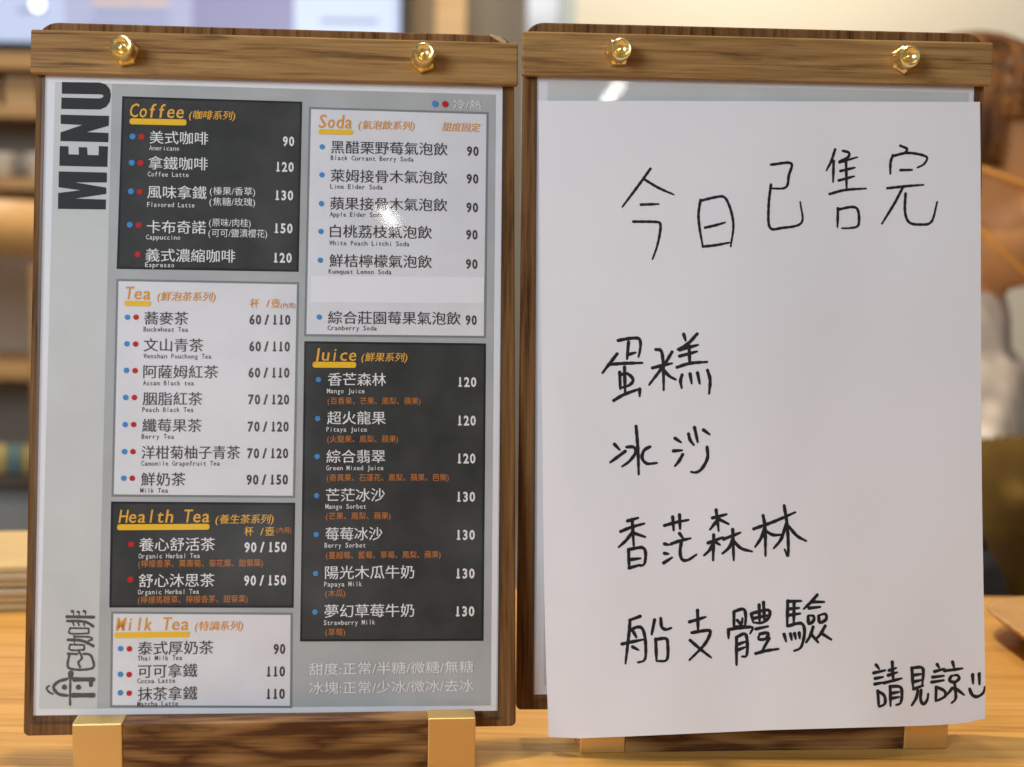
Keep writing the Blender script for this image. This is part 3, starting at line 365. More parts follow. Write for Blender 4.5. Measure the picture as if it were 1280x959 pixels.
HAND=[[[0.25177,0.10697],[0.22339,0.13408],[0.18711,0.167]],[[0.23657,0.12325],[0.26897,0.13695],[0.30401,0.14796]],[[0.22952,0.16355],[0.26994,0.16281]],[[0.21161,0.19019],[0.26311,0.1909],[0.27286,0.19457],[0.27206,0.20818],[0.26463,0.23082],[0.25463,0.2498]],[[0.36453,0.15632],[0.35974,0.17905],[0.36213,0.20181],[0.36903,0.23006]],[[0.36386,0.15814],[0.39585,0.15276],[0.41737,0.15191],[0.42898,0.16471],[0.43664,0.18389],[0.43843,0.20214],[0.43231,0.23039]],[[0.37453,0.2005],[0.39739,0.19695],[0.42026,0.19249]],[[0.36902,0.23051],[0.3984,0.22839],[0.42975,0.22445]],[[0.52472,0.10093],[0.56968,0.09863],[0.56496,0.11786],[0.55763,0.13708],[0.52177,0.13889]],[[0.52444,0.13249],[0.51893,0.16587],[0.52127,0.20063],[0.54866,0.2016],[0.59306,0.19344],[0.59068,0.16046]],[[0.67028,0.07658],[0.66153,0.09493],[0.65035,0.11007]],[[0.66674,0.09493],[0.6652,0.12842]],[[0.68782,0.07886],[0.70145,0.08161],[0.69938,0.08896],[0.67844,0.09722],[0.72022,0.08896]],[[0.68226,0.11099],[0.71486,0.10549]],[[0.67825,0.12613],[0.71347,0.11927]],[[0.69472,0.09722],[0.69575,0.13946]],[[0.65725,0.14769],[0.69248,0.14129],[0.73942,0.13904]],[[0.67601,0.17065],[0.67454,0.20047]],[[0.676,0.17248],[0.70862,0.1684],[0.72163,0.17439],[0.72216,0.19736],[0.70518,0.20192],[0.68431,0.20233]],[[0.81818,0.07054],[0.83372,0.07606],[0.82579,0.08343]],[[0.80101,0.08573],[0.79566,0.09723],[0.79492,0.11563]],[[0.80034,0.08711],[0.83623,0.08205],[0.87651,0.08805],[0.87184,0.09958],[0.85684,0.10556]],[[0.81839,0.10966],[0.84445,0.10923]],[[0.78829,0.13863],[0.82936,0.13546],[0.86976,0.13323]],[[0.82283,0.13775],[0.80316,0.16396],[0.77565,0.19519]],[[0.82931,0.14697],[0.82789,0.17552],[0.83696,0.19305],[0.86172,0.19682],[0.88782,0.1923],[0.90095,0.16096]],[[0.17485,0.377],[0.19991,0.37412],[0.22037,0.37403],[0.22572,0.38039],[0.2246,0.39235],[0.22077,0.40333]],[[0.19844,0.38009],[0.19479,0.40618]],[[0.19628,0.39958],[0.21453,0.39633]],[[0.1722,0.39805],[0.15602,0.41203],[0.13844,0.42756]],[[0.15598,0.41423],[0.1924,0.41307],[0.22971,0.41289]],[[0.17759,0.42705],[0.17848,0.45318]],[[0.17842,0.43147],[0.19439,0.42915],[0.20787,0.43877],[0.19998,0.44717],[0.18033,0.45163]],[[0.18865,0.41932],[0.18929,0.45962]],[[0.16313,0.47123],[0.18697,0.4621],[0.22354,0.45347]],[[0.22262,0.45408],[0.22242,0.46542]],[[0.26008,0.39212],[0.27277,0.39479],[0.27696,0.41662],[0.27721,0.45608]],[[0.29731,0.39634],[0.27878,0.41664],[0.24412,0.44775]],[[0.25232,0.42105],[0.27421,0.41753],[0.29702,0.41434]],[[0.2764,0.42293],[0.28987,0.43415],[0.30479,0.44002]],[[0.32413,0.36883],[0.32851,0.37899]],[[0.3546,0.3685],[0.3339,0.38347],[0.3101,0.3927]],[[0.31464,0.39338],[0.3566,0.38592]],[[0.31448,0.40317],[0.35416,0.39634]],[[0.33611,0.38729],[0.33702,0.41639]],[[0.30829,0.42079],[0.33795,0.41482],[0.37665,0.41305]],[[0.31947,0.43294],[0.31567,0.44238],[0.31823,0.45347]],[[0.33769,0.43158],[0.34109,0.44681]],[[0.35455,0.4302],[0.3593,0.44703]],[[0.37736,0.42636],[0.38305,0.44163],[0.38045,0.46313]],[[0.16378,0.54012],[0.17551,0.54909]],[[0.18778,0.5515],[0.15338,0.56858]],[[0.2134,0.51255],[0.21696,0.54977],[0.21828,0.58823]],[[0.19151,0.54495],[0.20745,0.54521],[0.2119,0.55347],[0.19806,0.56678],[0.18063,0.57529]],[[0.24482,0.54519],[0.23108,0.55064],[0.22636,0.56253],[0.23718,0.57154],[0.26043,0.571]],[[0.30193,0.53286],[0.31552,0.53939]],[[0.29803,0.55269],[0.31763,0.55207]],[[0.31891,0.55873],[0.31058,0.5687],[0.30136,0.57644]],[[0.33254,0.52638],[0.33607,0.53592],[0.34416,0.54395]],[[0.34636,0.51647],[0.35334,0.53935]],[[0.36679,0.52057],[0.38082,0.52806]],[[0.37464,0.5476],[0.37533,0.56503],[0.36282,0.58128],[0.34998,0.58739],[0.33769,0.58655]],[[0.19221,0.66111],[0.21598,0.65686]],[[0.1759,0.67746],[0.20202,0.67075],[0.23037,0.66597]],[[0.20228,0.65911],[0.20502,0.7001]],[[0.20323,0.67802],[0.18789,0.69155],[0.17081,0.7019]],[[0.20726,0.68094],[0.23127,0.68711]],[[0.19304,0.70614],[0.19378,0.73449]],[[0.19395,0.70616],[0.22407,0.70366],[0.23162,0.71233],[0.22898,0.72897],[0.21979,0.73255]],[[0.19861,0.722],[0.22005,0.72059]],[[0.19377,0.73512],[0.21891,0.73096]],[[0.27584,0.67005],[0.30236,0.66554],[0.33068,0.66231]],[[0.29479,0.65686],[0.29661,0.67805]],[[0.31033,0.65401],[0.31124,0.67614]],[[0.27519,0.69907],[0.28563,0.70087]],[[0.27486,0.7139],[0.28395,0.71504]],[[0.27271,0.729],[0.29202,0.7209]],[[0.30971,0.68338],[0.31774,0.69113]],[[0.29022,0.69939],[0.31082,0.69478],[0.33504,0.69149]],[[0.31402,0.69421],[0.31043,0.71246],[0.31471,0.72456],[0.32836,0.7255],[0.34767,0.71738]],[[0.39381,0.64771],[0.39905,0.68109]],[[0.38539,0.66022],[0.41738,0.65515]],[[0.39718,0.66267],[0.38881,0.67043],[0.37952,0.67848]],[[0.40127,0.66307],[0.42161,0.67045]],[[0.38752,0.68719],[0.38526,0.72737]],[[0.37449,0.69959],[0.40884,0.69143]],[[0.38589,0.69888],[0.37788,0.71074],[0.36495,0.71901]],[[0.43097,0.67952],[0.43215,0.7284]],[[0.41014,0.69431],[0.44862,0.68464]],[[0.42922,0.69662],[0.42214,0.70789],[0.4069,0.71707]],[[0.43373,0.69861],[0.44943,0.70974],[0.47435,0.71535]],[[0.39002,0.6977],[0.40174,0.70333]],[[0.50069,0.65868],[0.50476,0.68005],[0.5047,0.72299]],[[0.47881,0.67954],[0.52552,0.66854],[0.57366,0.65448]],[[0.50248,0.68002],[0.49533,0.69419],[0.48135,0.7082]],[[0.54881,0.64336],[0.55577,0.68069],[0.55616,0.72368],[0.54865,0.71339]],[[0.55276,0.6727],[0.54084,0.69642],[0.52365,0.71115]],[[0.50786,0.68423],[0.52276,0.68982],[0.54099,0.68974]],[[0.55949,0.67756],[0.57738,0.69211],[0.59769,0.70034]],[[0.21681,0.81187],[0.19155,0.81754]],[[0.19385,0.81697],[0.1898,0.84204],[0.18102,0.88524]],[[0.19188,0.83454],[0.20711,0.82895],[0.22072,0.83087],[0.22738,0.84932],[0.22591,0.87922],[0.20978,0.88413]],[[0.17434,0.85423],[0.22239,0.84856]],[[0.20138,0.83668],[0.20747,0.84502]],[[0.19832,0.85958],[0.21136,0.86465]],[[0.24939,0.81836],[0.24225,0.84088]],[[0.26359,0.81619],[0.26541,0.8298],[0.27529,0.83416],[0.28676,0.83193]],[[0.2511,0.84868],[0.25177,0.88307]],[[0.252,0.84901],[0.2739,0.84832],[0.27817,0.85696],[0.27553,0.88151],[0.25358,0.88343]],[[0.32896,0.82352],[0.3661,0.81654]],[[0.34777,0.80564],[0.34799,0.84076]],[[0.33341,0.84071],[0.36996,0.83785],[0.37526,0.84305],[0.36101,0.86072],[0.32698,0.88354]],[[0.32937,0.85262],[0.35169,0.8668],[0.3763,0.88108]],[[0.43054,0.81022],[0.42979,0.83367]],[[0.43148,0.80929],[0.45254,0.80632],[0.4572,0.81723],[0.45535,0.83242]],[[0.43786,0.82372],[0.44633,0.82965],[0.4498,0.82085]],[[0.43114,0.83434],[0.45397,0.83302]],[[0.41728,0.84033],[0.41691,0.85173]],[[0.41645,0.83777],[0.44385,0.83594],[0.47211,0.83571],[0.46634,0.84541]],[[0.43518,0.85063],[0.43367,0.89437]],[[0.43611,0.85002],[0.45493,0.84574],[0.45944,0.86174],[0.45703,0.88009],[0.44696,0.88141]],[[0.43939,0.86153],[0.45454,0.85812]],[[0.4391,0.8704],[0.45427,0.86668]],[[0.47005,0.81437],[0.47375,0.82717]],[[0.47099,0.81344],[0.50849,0.80891],[0.51042,0.82007],[0.4942,0.82896],[0.47463,0.82815]],[[0.48825,0.80052],[0.48875,0.82819]],[[0.4984,0.79664],[0.49972,0.82719]],[[0.47529,0.82149],[0.50823,0.81749]],[[0.48023,0.83846],[0.50768,0.83498]],[[0.48817,0.84661],[0.50735,0.84547],[0.5016,0.85459],[0.48518,0.85479],[0.48815,0.84724]],[[0.50936,0.85409],[0.49373,0.87282]],[[0.47809,0.87749],[0.50191,0.87368],[0.53025,0.87129]],[[0.55356,0.79528],[0.55097,0.83503]],[[0.55445,0.79593],[0.58407,0.79574]],[[0.55636,0.80806],[0.57918,0.80681]],[[0.55377,0.8182],[0.58118,0.81576]],[[0.56806,0.79773],[0.56608,0.83273]],[[0.55187,0.83536],[0.58298,0.8314],[0.59031,0.84522],[0.58184,0.86897],[0.5657,0.87507]],[[0.54373,0.84828],[0.54793,0.85981]],[[0.55832,0.84789],[0.56076,0.85748]],[[0.56745,0.8474],[0.56993,0.85604]],[[0.57796,0.84661],[0.57907,0.85523]],[[0.62077,0.78673],[0.60679,0.79768],[0.5896,0.80857]],[[0.60679,0.79768],[0.63638,0.79812]],[[0.60193,0.80748],[0.62704,0.80596]],[[0.59926,0.82051],[0.60072,0.83264],[0.61182,0.82708],[0.61112,0.82006],[0.60021,0.81925]],[[0.62296,0.82024],[0.62583,0.83113],[0.64012,0.82561],[0.63854,0.8173],[0.6239,0.8193]],[[0.61014,0.83757],[0.60287,0.8518],[0.59345,0.86184]],[[0.60568,0.84929],[0.62079,0.86229]],[[0.63752,0.83642],[0.62666,0.849],[0.6164,0.8568]],[[0.62896,0.84808],[0.65054,0.85832]],[[0.7518,0.90061],[0.75844,0.90712]],[[0.74593,0.9133],[0.77206,0.9096]],[[0.74884,0.9223],[0.76717,0.92007]],[[0.74765,0.93123],[0.76827,0.92873]],[[0.75415,0.94222],[0.75578,0.96624]],[[0.7555,0.94289],[0.76854,0.94985],[0.76999,0.96267],[0.75715,0.96754]],[[0.78118,0.90977],[0.79725,0.90621]],[[0.77865,0.91772],[0.79933,0.91329]],[[0.78843,0.89645],[0.78979,0.92688]],[[0.76916,0.9297],[0.80954,0.92308]],[[0.78268,0.93539],[0.78276,0.96675]],[[0.78405,0.93542],[0.80548,0.93677],[0.80926,0.94804],[0.80565,0.96238],[0.79556,0.96539]],[[0.78692,0.94635],[0.80296,0.94472]],[[0.78576,0.95465],[0.80273,0.95272]],[[0.83282,0.90695],[0.83507,0.94032]],[[0.83373,0.90697],[0.85428,0.90648],[0.85909,0.91397],[0.85578,0.93473]],[[0.83705,0.91858],[0.85535,0.91709]],[[0.83676,0.92914],[0.85509,0.9267]],[[0.83597,0.94066],[0.85803,0.93574]],[[0.8455,0.94313],[0.84151,0.95521],[0.83123,0.96681]],[[0.85328,0.94268],[0.85151,0.95706],[0.85774,0.96587],[0.86654,0.95904],[0.86908,0.94948]],[[0.89088,0.90252],[0.89529,0.9084]],[[0.88465,0.91393],[0.90665,0.91027]],[[0.87985,0.9228],[0.90545,0.92148]],[[0.87781,0.93077],[0.90527,0.92854]],[[0.88764,0.93903],[0.88614,0.96113]],[[0.88856,0.93873],[0.90574,0.94556],[0.9078,0.95428],[0.88797,0.96117]],[[0.92607,0.90012],[0.92947,0.91]],[[0.90748,0.9135],[0.94859,0.91202]],[[0.9223,0.92298],[0.91801,0.93006],[0.93119,0.93264],[0.94045,0.92753],[0.93602,0.92205],[0.92323,0.92241]],[[0.92978,0.93414],[0.93192,0.95841],[0.92267,0.96575]],[[0.92409,0.9424],[0.91242,0.95215]],[[0.935,0.94482],[0.9512,0.95505]],[[0.97112,0.92444],[0.97214,0.93914]],[[0.98616,0.9255],[0.98668,0.94242]],[[0.96375,0.94633],[0.96945,0.95643],[0.98075,0.96171],[0.99456,0.95779],[0.99842,0.94877]]]
N_HEAD,N_BODY,N_SORRY=26,151,184
# ------------------------------------------------------------------ frames of the two stands
def frame(x, y, yaw, lean): return Matrix.Translation((x, y, .0154)) @ Matrix.Rotation(yaw, 4, 'Z') @ Matrix.Rotation(-lean, 4, 'X')
BF = [frame(-.10490, .61524, .10093, .18665), frame(.11408, .65467, .06615, .07877)]
KF = [Matrix.Translation((-.10490, .61524, 0)) @ Matrix.Rotation(.10093 - .00945, 4, 'Z') @ Matrix.Translation((.00234, 0, 0)),
      Matrix.Translation((.11408, .65467, 0)) @ Matrix.Rotation(.06615 + .01232, 4, 'Z') @ Matrix.Translation((.00653, 0, 0))]
W, H = .222, .3172

# ------------------------------------------------------------------ counter
ct = thing('counter', 'pale oak serving counter that both menu boards stand on', 'counter')
box('counter_top', -2.2, 2.2, .30, .925, -.032, 0, ct, [m_counter], .003)
box('counter_front', -2.18, 2.18, .36, .38, -.90, -.033, ct, [m_midwood])
box('back_panel', -2.18, 2.18, .87, .89, -.90, -.033, ct, [m_midwood])

# ------------------------------------------------------------------ menu boards
def rounded_top(w2, v1, r, n=8):
    p = [(-w2, .0015), (-w2 + .0015, 0), (w2 - .0015, 0), (w2, .0015)]
    for k in range(n + 1):
        a = math.pi / 2 * k / n; p.append((w2 - r + r * math.cos(a), v1 - r + r * math.sin(a)))
    for k in range(n + 1):
        a = math.pi / 2 * (1 + k / n); p.append((-w2 + r + r * math.cos(a), v1 - r + r * math.sin(a)))
    return p
def make_nut(parent, u, v, rot, y0):
    n = lathe('brass_nut', [(.0034, 0), (.0034, .0042)], parent, [m_brass], 24)   # replaced below by hex plus sleeve
    me = n.data; bm = bmesh.new()
    R6 = .0058
    rings = []
    for (rad, z, six) in ((R6, 0, 1), (R6, .0034, 1), (R6 * .90, .0043, 1)):
        rings.append([bm.verts.new((rad * math.cos(a), -z, rad * math.sin(a))) for a in [rot + 2 * math.pi * k / 36 for k in range(36)]])
    for ring, sc_ in zip(rings, (1, 1, 1)):
        for k, vtx in enumerate(ring):
            a = (2 * math.pi * k / 36) % (math.pi / 3) - math.pi / 6
            f = math.cos(math.pi / 6) / math.cos(a); vtx.co.x *= f; vtx.co.z *= f
    prof = [(.0046, .0046), (.0045, .0085), (.0045, .0112), (.0043, .0122), (.0038, .0128), (.0032, .0126), (.0026, .0117), (.0016, .0109), (.0007, .0106), (.0007, .0116), (.0002, .0119)]
    for r, z in prof: rings.append([bm.verts.new((r * math.cos(a), -z, r * math.sin(a))) for a in [rot + 2 * math.pi * k / 36 for k in range(36)]])
    for a, b in zip(rings, rings[1:]):
        for k in range(36): bm.faces.new((a[k], a[(k + 1) % 36], b[(k + 1) % 36], b[k]))
    bm.faces.new(rings[0]); bm.faces.new(rings[-1])
    bmesh.ops.recalc_face_normals(bm, faces=bm.faces)
    bm.to_mesh(me); bm.free()
    for p in me.polygons: p.use_smooth = True
    for e in me.edges: pass
    md = n.modifiers.new('split', 'EDGE_SPLIT'); md.split_angle = .6
    n.location = (u, y0, v); n.scale = (1.12, 1.0, 1.12)
    return n
def make_board(i, label, barmat, nuts, chip):
    t = thing('menu_board', label, 'menu board', BF[i], group='wooden menu boards on the counter')
    prism_y('back_panel', rounded_top(W / 2 - .0012, H + .0056, .0095), 0, .006, t, [m_board], .0007)
    box('clip_bar', -W / 2, W / 2, -.0068, -.0018, H - .020, H, t, [barmat], .0008)
    for (u, v, r) in nuts: make_nut(t, u, v, r, -.0067)
    if chip:
        bm = bmesh.new()
        pts = [(.0995, H + .0058), (.1035, H + .0048), (.1068, H + .0026), (.1076, H + .0008), (.1052, H + .0015), (.1015, H + .0035), (.0992, H + .0050)]
        a = [bm.verts.new((u - .001, -.0007, v)) for u, v in pts]; b = [bm.verts.new((u - .001, .004, v + .0006)) for u, v in pts]
        bm.faces.new(a); bm.faces.new(b[::-1])
        for k in range(len(a)): bm.faces.new((a[k], b[k], b[(k + 1) % len(a)], a[(k + 1) % len(a)]))
        c = bm_obj('chipped_corner', bm, t, [m_chip]); c['label'] = 'pale splintered corner of the board'
    return t
make_board(0, 'walnut menu board holding the printed coffee and tea menu', m_bar, [(-.0687, .3069, .2), (.0664, .3075, .35)], True)
make_board(1, 'walnut menu board behind the handwritten white notice', m_bar2, [(-.0668, .3079, .05), (.0670, .3077, .6)], False)

def make_stand(i, label):
    t = thing('board_stand', label, 'stand', KF[i], group='slotted wooden stands with brass ends')
    h, yf = .02496, -.01456
    prof = lambda d: [(yf - d, 0), (yf - d, h + d), (yf + .01155 - d * 0, h + d), (yf + .01155, .0146), (.0095, .0146), (.0095, h + d), (.0205 + d, h + d), (.0205 + d, 0)]
    wb = .17563 / 2; cw = .0212
    prism_x('wood_block', prof(0), -wb + cw, wb - cw, t, [m_block], .0004)
    for s in (-1, 1):
        prism_x('brass_end', prof(.0005), min(s * wb, s * (wb - cw)), max(s * wb, s * (wb - cw)), t, [m_cap], .0005)
    return t
make_stand(0, 'wooden stand with brass ends under the printed coffee menu')
make_stand(1, 'wooden stand with brass ends mostly hidden under the handwritten notice')

# ------------------------------------------------------------------ glyphs and lettering
GC = {}
def fill_outline(pts, edges):
    """triangulate closed outlines, even-odd rule"""
    if not pts: return [], []
    vs, ed, fc = delaunay_2d_cdt([Vector(p) for p in pts], edges, [], 0, 1e-6)[:3]
    segs = [(pts[a], pts[b]) for a, b in edges]; keep = []
    for f in fc:
        cx = sum(vs[i].x for i in f) / 3; cy = sum(vs[i].y for i in f) / 3; n = 0
        for (x0, y0), (x1, y1) in segs:
            if (y0 > cy) != (y1 > cy) and cx < x0 + (cy - y0) * (x1 - x0) / (y1 - y0): n += 1
        if n % 2: keep.append(tuple(f))
    return [(v.x, v.y) for v in vs], keep
def glyph(ch, off):
    key = (ch, off)
    if key not in GC:
        c = bpy.data.curves.new('glyph', 'FONT'); c.body = ch; c.resolution_u = 2
        o = bpy.data.objects.new('glyph', c); sc.collection.objects.link(o)
        latin = ord(ch) < 0x2e80; c.fill_mode = 'FRONT' if latin else 'NONE'; c.offset = off if latin else 0; bpy.context.view_layer.update(); me = o.to_mesh()
        vs = [(v.co.x, v.co.y) for v in me.vertices]
        if latin: fs = [tuple(q.vertices) for q in me.polygons]
        else: vs, fs = fill_outline(vs, [tuple(e.vertices) for e in me.edges])
        o.to_mesh_clear()
        c2 = c.copy(); c2.body = ch + ch; c2.offset = 0; o.data = c2; bpy.context.view_layer.update(); m2 = o.to_mesh(); d2 = max([v.co.x for v in m2.vertices], default=0); o.to_mesh_clear()
        c2.body = ch; bpy.context.view_layer.update(); m1 = o.to_mesh(); d1 = max([v.co.x for v in m1.vertices], default=0); o.to_mesh_clear()
        adv = d2 - d1 if vs else .28
        bpy.data.objects.remove(o); bpy.data.curves.remove(c); bpy.data.curves.remove(c2)
        GC[key] = (vs, fs, adv)
    return GC[key]
class Print:
    """flat printed marks in board coordinates (u, v in millimetres) at a height above the board"""
    def __init__(s): s.v = []; s.f = []; s.i = []; s.mats = []
    def mi(s, m):
        if m not in s.mats: s.mats.append(m)
        return s.mats.index(m)
    def add(s, pts, faces, m, w):
        b = len(s.v); k = s.mi(m)
        s.v += [(u / 1000, -w / 1000, v / 1000) for u, v in pts]; s.f += [tuple(b + q for q in f) for f in faces]; s.i += [k] * len(faces)
    def poly(s, pts, m, w): s.add(pts, [tuple(range(len(pts)))], m, w)
    def disc(s, u, v, r, m, w, n=20): s.poly([(u + r * math.cos(2 * math.pi * k / n), v + r * math.sin(2 * math.pi * k / n)) for k in range(n)], m, w)
    def pill(s, u0, u1, v0, v1, r, m, w):
        p = []
        for cx, cy, a0 in ((u1 - r, v1 - r, 0), (u0 + r, v1 - r, 1), (u0 + r, v0 + r, 2), (u1 - r, v0 + r, 3)):
            p += [(cx + r * math.cos(math.pi / 2 * (a0 + k / 4)), cy + r * math.sin(math.pi / 2 * (a0 + k / 4))) for k in range(5)]
        s.poly(p, m, w)
    def text(s, t, u0, u1, base, em, m, w, off=0., shear=0., mono=False, strike=0.):
        """fit the ink of t between u0 and u1; base line and em size in mm"""
        P, F = [], []; x = 0
        if mono:
            k = -1.0
            for ch in t:
                k += 1
                if ch == ' ':
                    if mono == 'num': k -= .72
                    continue
                vs, fs, adv = glyph(ch, off); lo = min(v[0] for v in vs); hi = max(v[0] for v in vs); wd = hi - lo
                cell = .60 if mono == 'num' else .62; q = min(1.0, (cell * .90) / wd) if wd > .2 else 1.0
                if .2 < wd < .42: q = min(1.25, cell * .8 / wd)
                if mono == 'num' and ch == '1': vs = [(a, c) for a, c in vs]; q = 1.0
                b = len(P); P += [((k + .5) * cell + (v[0] - (lo + hi) / 2) * q, v[1]) for v in vs]; F += [tuple(b + i for i in f) for f in fs]
                if mono == 'num' and ch == '1':
                    b = len(P); x0 = (k + .5) * cell; sx = x0 + (hi - (lo + hi) / 2) * q - .06
                    P += [(sx - .185, 0), (sx - .08, 0), (sx - .08, .095), (sx - .185, .095), (sx + .06, 0), (sx + .155, 0), (sx + .155, .095), (sx + .06, .095)]; F += [(b, b + 1, b + 2, b + 3), (b + 4, b + 5, b + 6, b + 7)]
        else:
            for ch in t:
                if ch == ' ': x += .2; continue
                vs, fs, adv = glyph(ch, off)
                if ch in '()' : adv = max(adv, .4)
                b = len(P); P += [(x + v[0], v[1]) for v in vs]; F += [tuple(b + i for i in f) for f in fs]; x += adv
        P = [(a + shear * c, c) for a, c in P]
        lo = min(p[0] for p in P); hi = max(p[0] for p in P); k = (u1 - u0) / (hi - lo)
        for d in range(2 if strike else 1): s.add([(u0 + (p[0] - lo) * k + (d - .5 if strike else 0) * strike * em, base + p[1] * em) for p in P], F, m, w + .015 * d)
    def obj(s, name, parent): return mesh(name, s.v, s.f, parent, s.mats, s.i)
def ribbon(pts, wd, taper=0.):
    """outline of a pen stroke through pts (2-D), round ends"""
    P = [Vector(p) for p in pts]
    if len(P) > 2:
        Q = [2 * P[0] - P[1]] + P + [2 * P[-1] - P[-2]]; out = []
        for i in range(1, len(Q) - 2):
            n = max(3, int((Q[i + 1] - Q[i]).length / (wd * .6)))
            a0, a1, a2, a3 = Q[i - 1], Q[i], Q[i + 1], Q[i + 2]
            sharp = .5
            for k in range(n):
                t = k / n
                out.append(sharp * ((2 * a1) + (-a0 + a2) * t + (2 * a0 - 5 * a1 + 4 * a2 - a3) * t * t + (-a0 + 3 * a1 - 3 * a2 + a3) * t ** 3))
        out.append(P[-1])
    else:
        n = max(2, int((P[1] - P[0]).length / wd)); out = [P[0].lerp(P[1], k / n) for k in range(n + 1)]
    n = len(out); Lf, Rt = [], []
    for i, p in enumerate(out):
        d = (out[min(i + 1, n - 1)] - out[max(i - 1, 0)])
        d = d.normalized() if d.length > 1e-9 else Vector((1, 0)); nn = Vector((-d.y, d.x))
        h = wd / 2 * (1 - taper * max(0, (i / (n - 1)) - .6) / .4) * (1 + .10 * math.sin(i * 1.7 + len(pts)))
        Lf.append(p + nn * h); Rt.append(p - nn * h)
    faces = []; V = []
    for i in range(n): V += [Lf[i], Rt[i]]
    for i in range(n - 1): faces.append((2 * i, 2 * i + 1, 2 * i + 3, 2 * i + 2))
    def cap(c, d, l, r):
        h = (V[l] - V[r]).length / 2; b = len(V); nn = Vector((-d.y, d.x)); ids = [l]
        for k in range(1, 5):
            a = math.pi * k / 5; V.append(c + nn * h * math.cos(a) + d * h * math.sin(a)); ids.append(len(V) - 1)
        faces.append(tuple(ids + [r]))
    d0 = (out[0] - out[1]).normalized(); d1 = (out[-1] - out[-2]).normalized()
    cap(out[0], d0, 1, 0); cap(out[-1], d1, 2 * n - 2, 2 * n - 1)
    return V, faces

# ------------------------------------------------------------------ printed menu sheet
Z_SHEET, Z_PRINT, Z_BORDER, Z_FILL, Z_STICK, Z_TEXT = .45, .55, .65, .75, .85, .95
def sheet_quad(corners, t, z=Z_SHEET):
    c = corners
    return mesh('paper', [(u / 1000, -zz / 1000, v / 1000) for zz in (z, .15) for u, v in c], [(0, 1, 2, 3), (7, 6, 5, 4), (0, 4, 5, 1), (1, 5, 6, 2), (2, 6, 7, 3), (3, 7, 4, 0)], t, [m_white])
ms = thing('menu_sheet', 'printed cafe menu sheet headed MENU with coffee, tea, soda and juice panels', 'menu', BF[0], group='menu sheets in the boards')
sheet_quad([(-105.6, 299.5), (104.3, 299.5), (101.3, 7.2), (-105.5, 9.0)], ms)
p = Print(); p.poly(PANELS['print'], m_grey, Z_PRINT); p.obj('grey_print', ms)
p = Print(); p.poly(PANELS['strip'], m_strip, Z_PRINT + .05); st = p.obj('side_strip', ms)
p = Print()
for k, pl in enumerate(MENU_LETTERS): p.poly(pl, m_ink, Z_BORDER + .03)
p.obj('menu_lettering', st)
p = Print()
for k, (wd, pts) in enumerate(LOGO):
    V, F = ribbon(pts, wd); p.add([(v.x, v.y) for v in V], F, m_logo, Z_BORDER + .004 * k)
p.obj('logo', st)['label'] = 'dark grey rotated shop logo with a rowing boat'
DARK = {'coffee', 'health', 'juice'}
def inset(q, d):
    c = Vector((sum(p[0] for p in q) / 4, sum(p[1] for p in q) / 4))
    return [(p[0] + (d if p[0] < c.x else -d), p[1] + (d if p[1] < c.y else -d)) for p in q]
for pn in ('coffee', 'tea', 'health', 'milk', 'soda', 'juice'):
    dk = pn in DARK; q = PANELS[pn]
    p = Print(); p.poly(q, m_edge if dk else m_gedge, Z_BORDER); p.poly(inset(q, 1.05), m_dark if dk else m_panel, Z_FILL)
    po = p.obj({'milk': 'milk_tea_panel', 'health': 'health_tea_panel'}.get(pn, pn + '_panel'), ms)
    head = Print(); sets = [[Print() for k in range(5)] for q in range(2)]
    hc = {'coffee': m_amber, 'juice': m_amber, 'health': m_amber}.get(pn, m_orange)
    tx = m_lw if dk else m_brown
    for (b, style, t, u0, u1, v0, v1) in ITEMS:
        if b != pn: continue
        vm = (v0 + v1) / 2; names, small, price, ingr, dts = sets[1 if pn == 'soda' and vm < 195 else 0]
        if style == 'head': head.text(t, u0, u1, v0, (v1 - v0) / .735, hc, Z_TEXT, .003, .17, True, .018)
        elif style == 'bar': head.pill(u0, u1, v0, v1, 1.1 if dk or True else .3, m_yel, Z_TEXT)
        elif style in ('sub', 'sub2'): e = 4.55; head.text(t, u0, u1, vm - .38 * e, e, hc if dk or style == 'sub' else m_orange, Z_TEXT, 0, .16 if style == 'sub' else 0, False, .030)
        elif style == 'tiny': e = 3.0; head.text(t, u0, u1, vm - .38 * e, e, m_rust, Z_TEXT)
        elif style == 'name': e = 6.55; names.text(t, u0, u1, vm - .38 * e, e, tx, Z_TEXT, 0, 0, False, .012)
        elif style == 'note': e = 4.2; names.text(t, u0, u1, vm - .38 * e, e, tx, Z_TEXT)
        elif style == 'eng':
            desc = any(c in 'gpqyj' for c in t); e = 3.15; b0 = v1 - .73 * e
            small.text(t, u0, u1, b0, e, tx, Z_TEXT, .004, 0, True)
        elif style == 'num':
            e = 4.5 / .727; price.text(t, u0, u1, vm - .36 * e, e, tx, Z_TEXT, .030, 0, 'num')
        elif style == 'ing': e = 3.6; ingr.text(t, u0, u1, vm - .38 * e, e, m_rust, Z_TEXT)
    for (b, col, u, v, r) in DOTS:
        if b == pn: sets[1 if pn == 'soda' and v < 195 else 0][4].disc(u, v, r, m_blue if col == 'b' else m_red, Z_TEXT)
    head.obj('heading', po)
    for st_ in sets:
        for q, nm in zip(st_, ('item_lettering', 'english_lettering', 'price_lettering', 'ingredient_lettering', 'cold_hot_dots')):
            if q.v: q.obj(nm, po)
    if pn == 'soda':
        p = Print(); p.poly(PANELS['sticker'], m_sticker, Z_STICK); p.obj('blank_sticker', po)['label'] = 'blank white strip stuck over one soda'
lg = Print()
for (b, col, u, v, r) in DOTS:
    if b == 'legend': lg.disc(u, v, r, m_blue if col == 'b' else m_red, Z_TEXT)
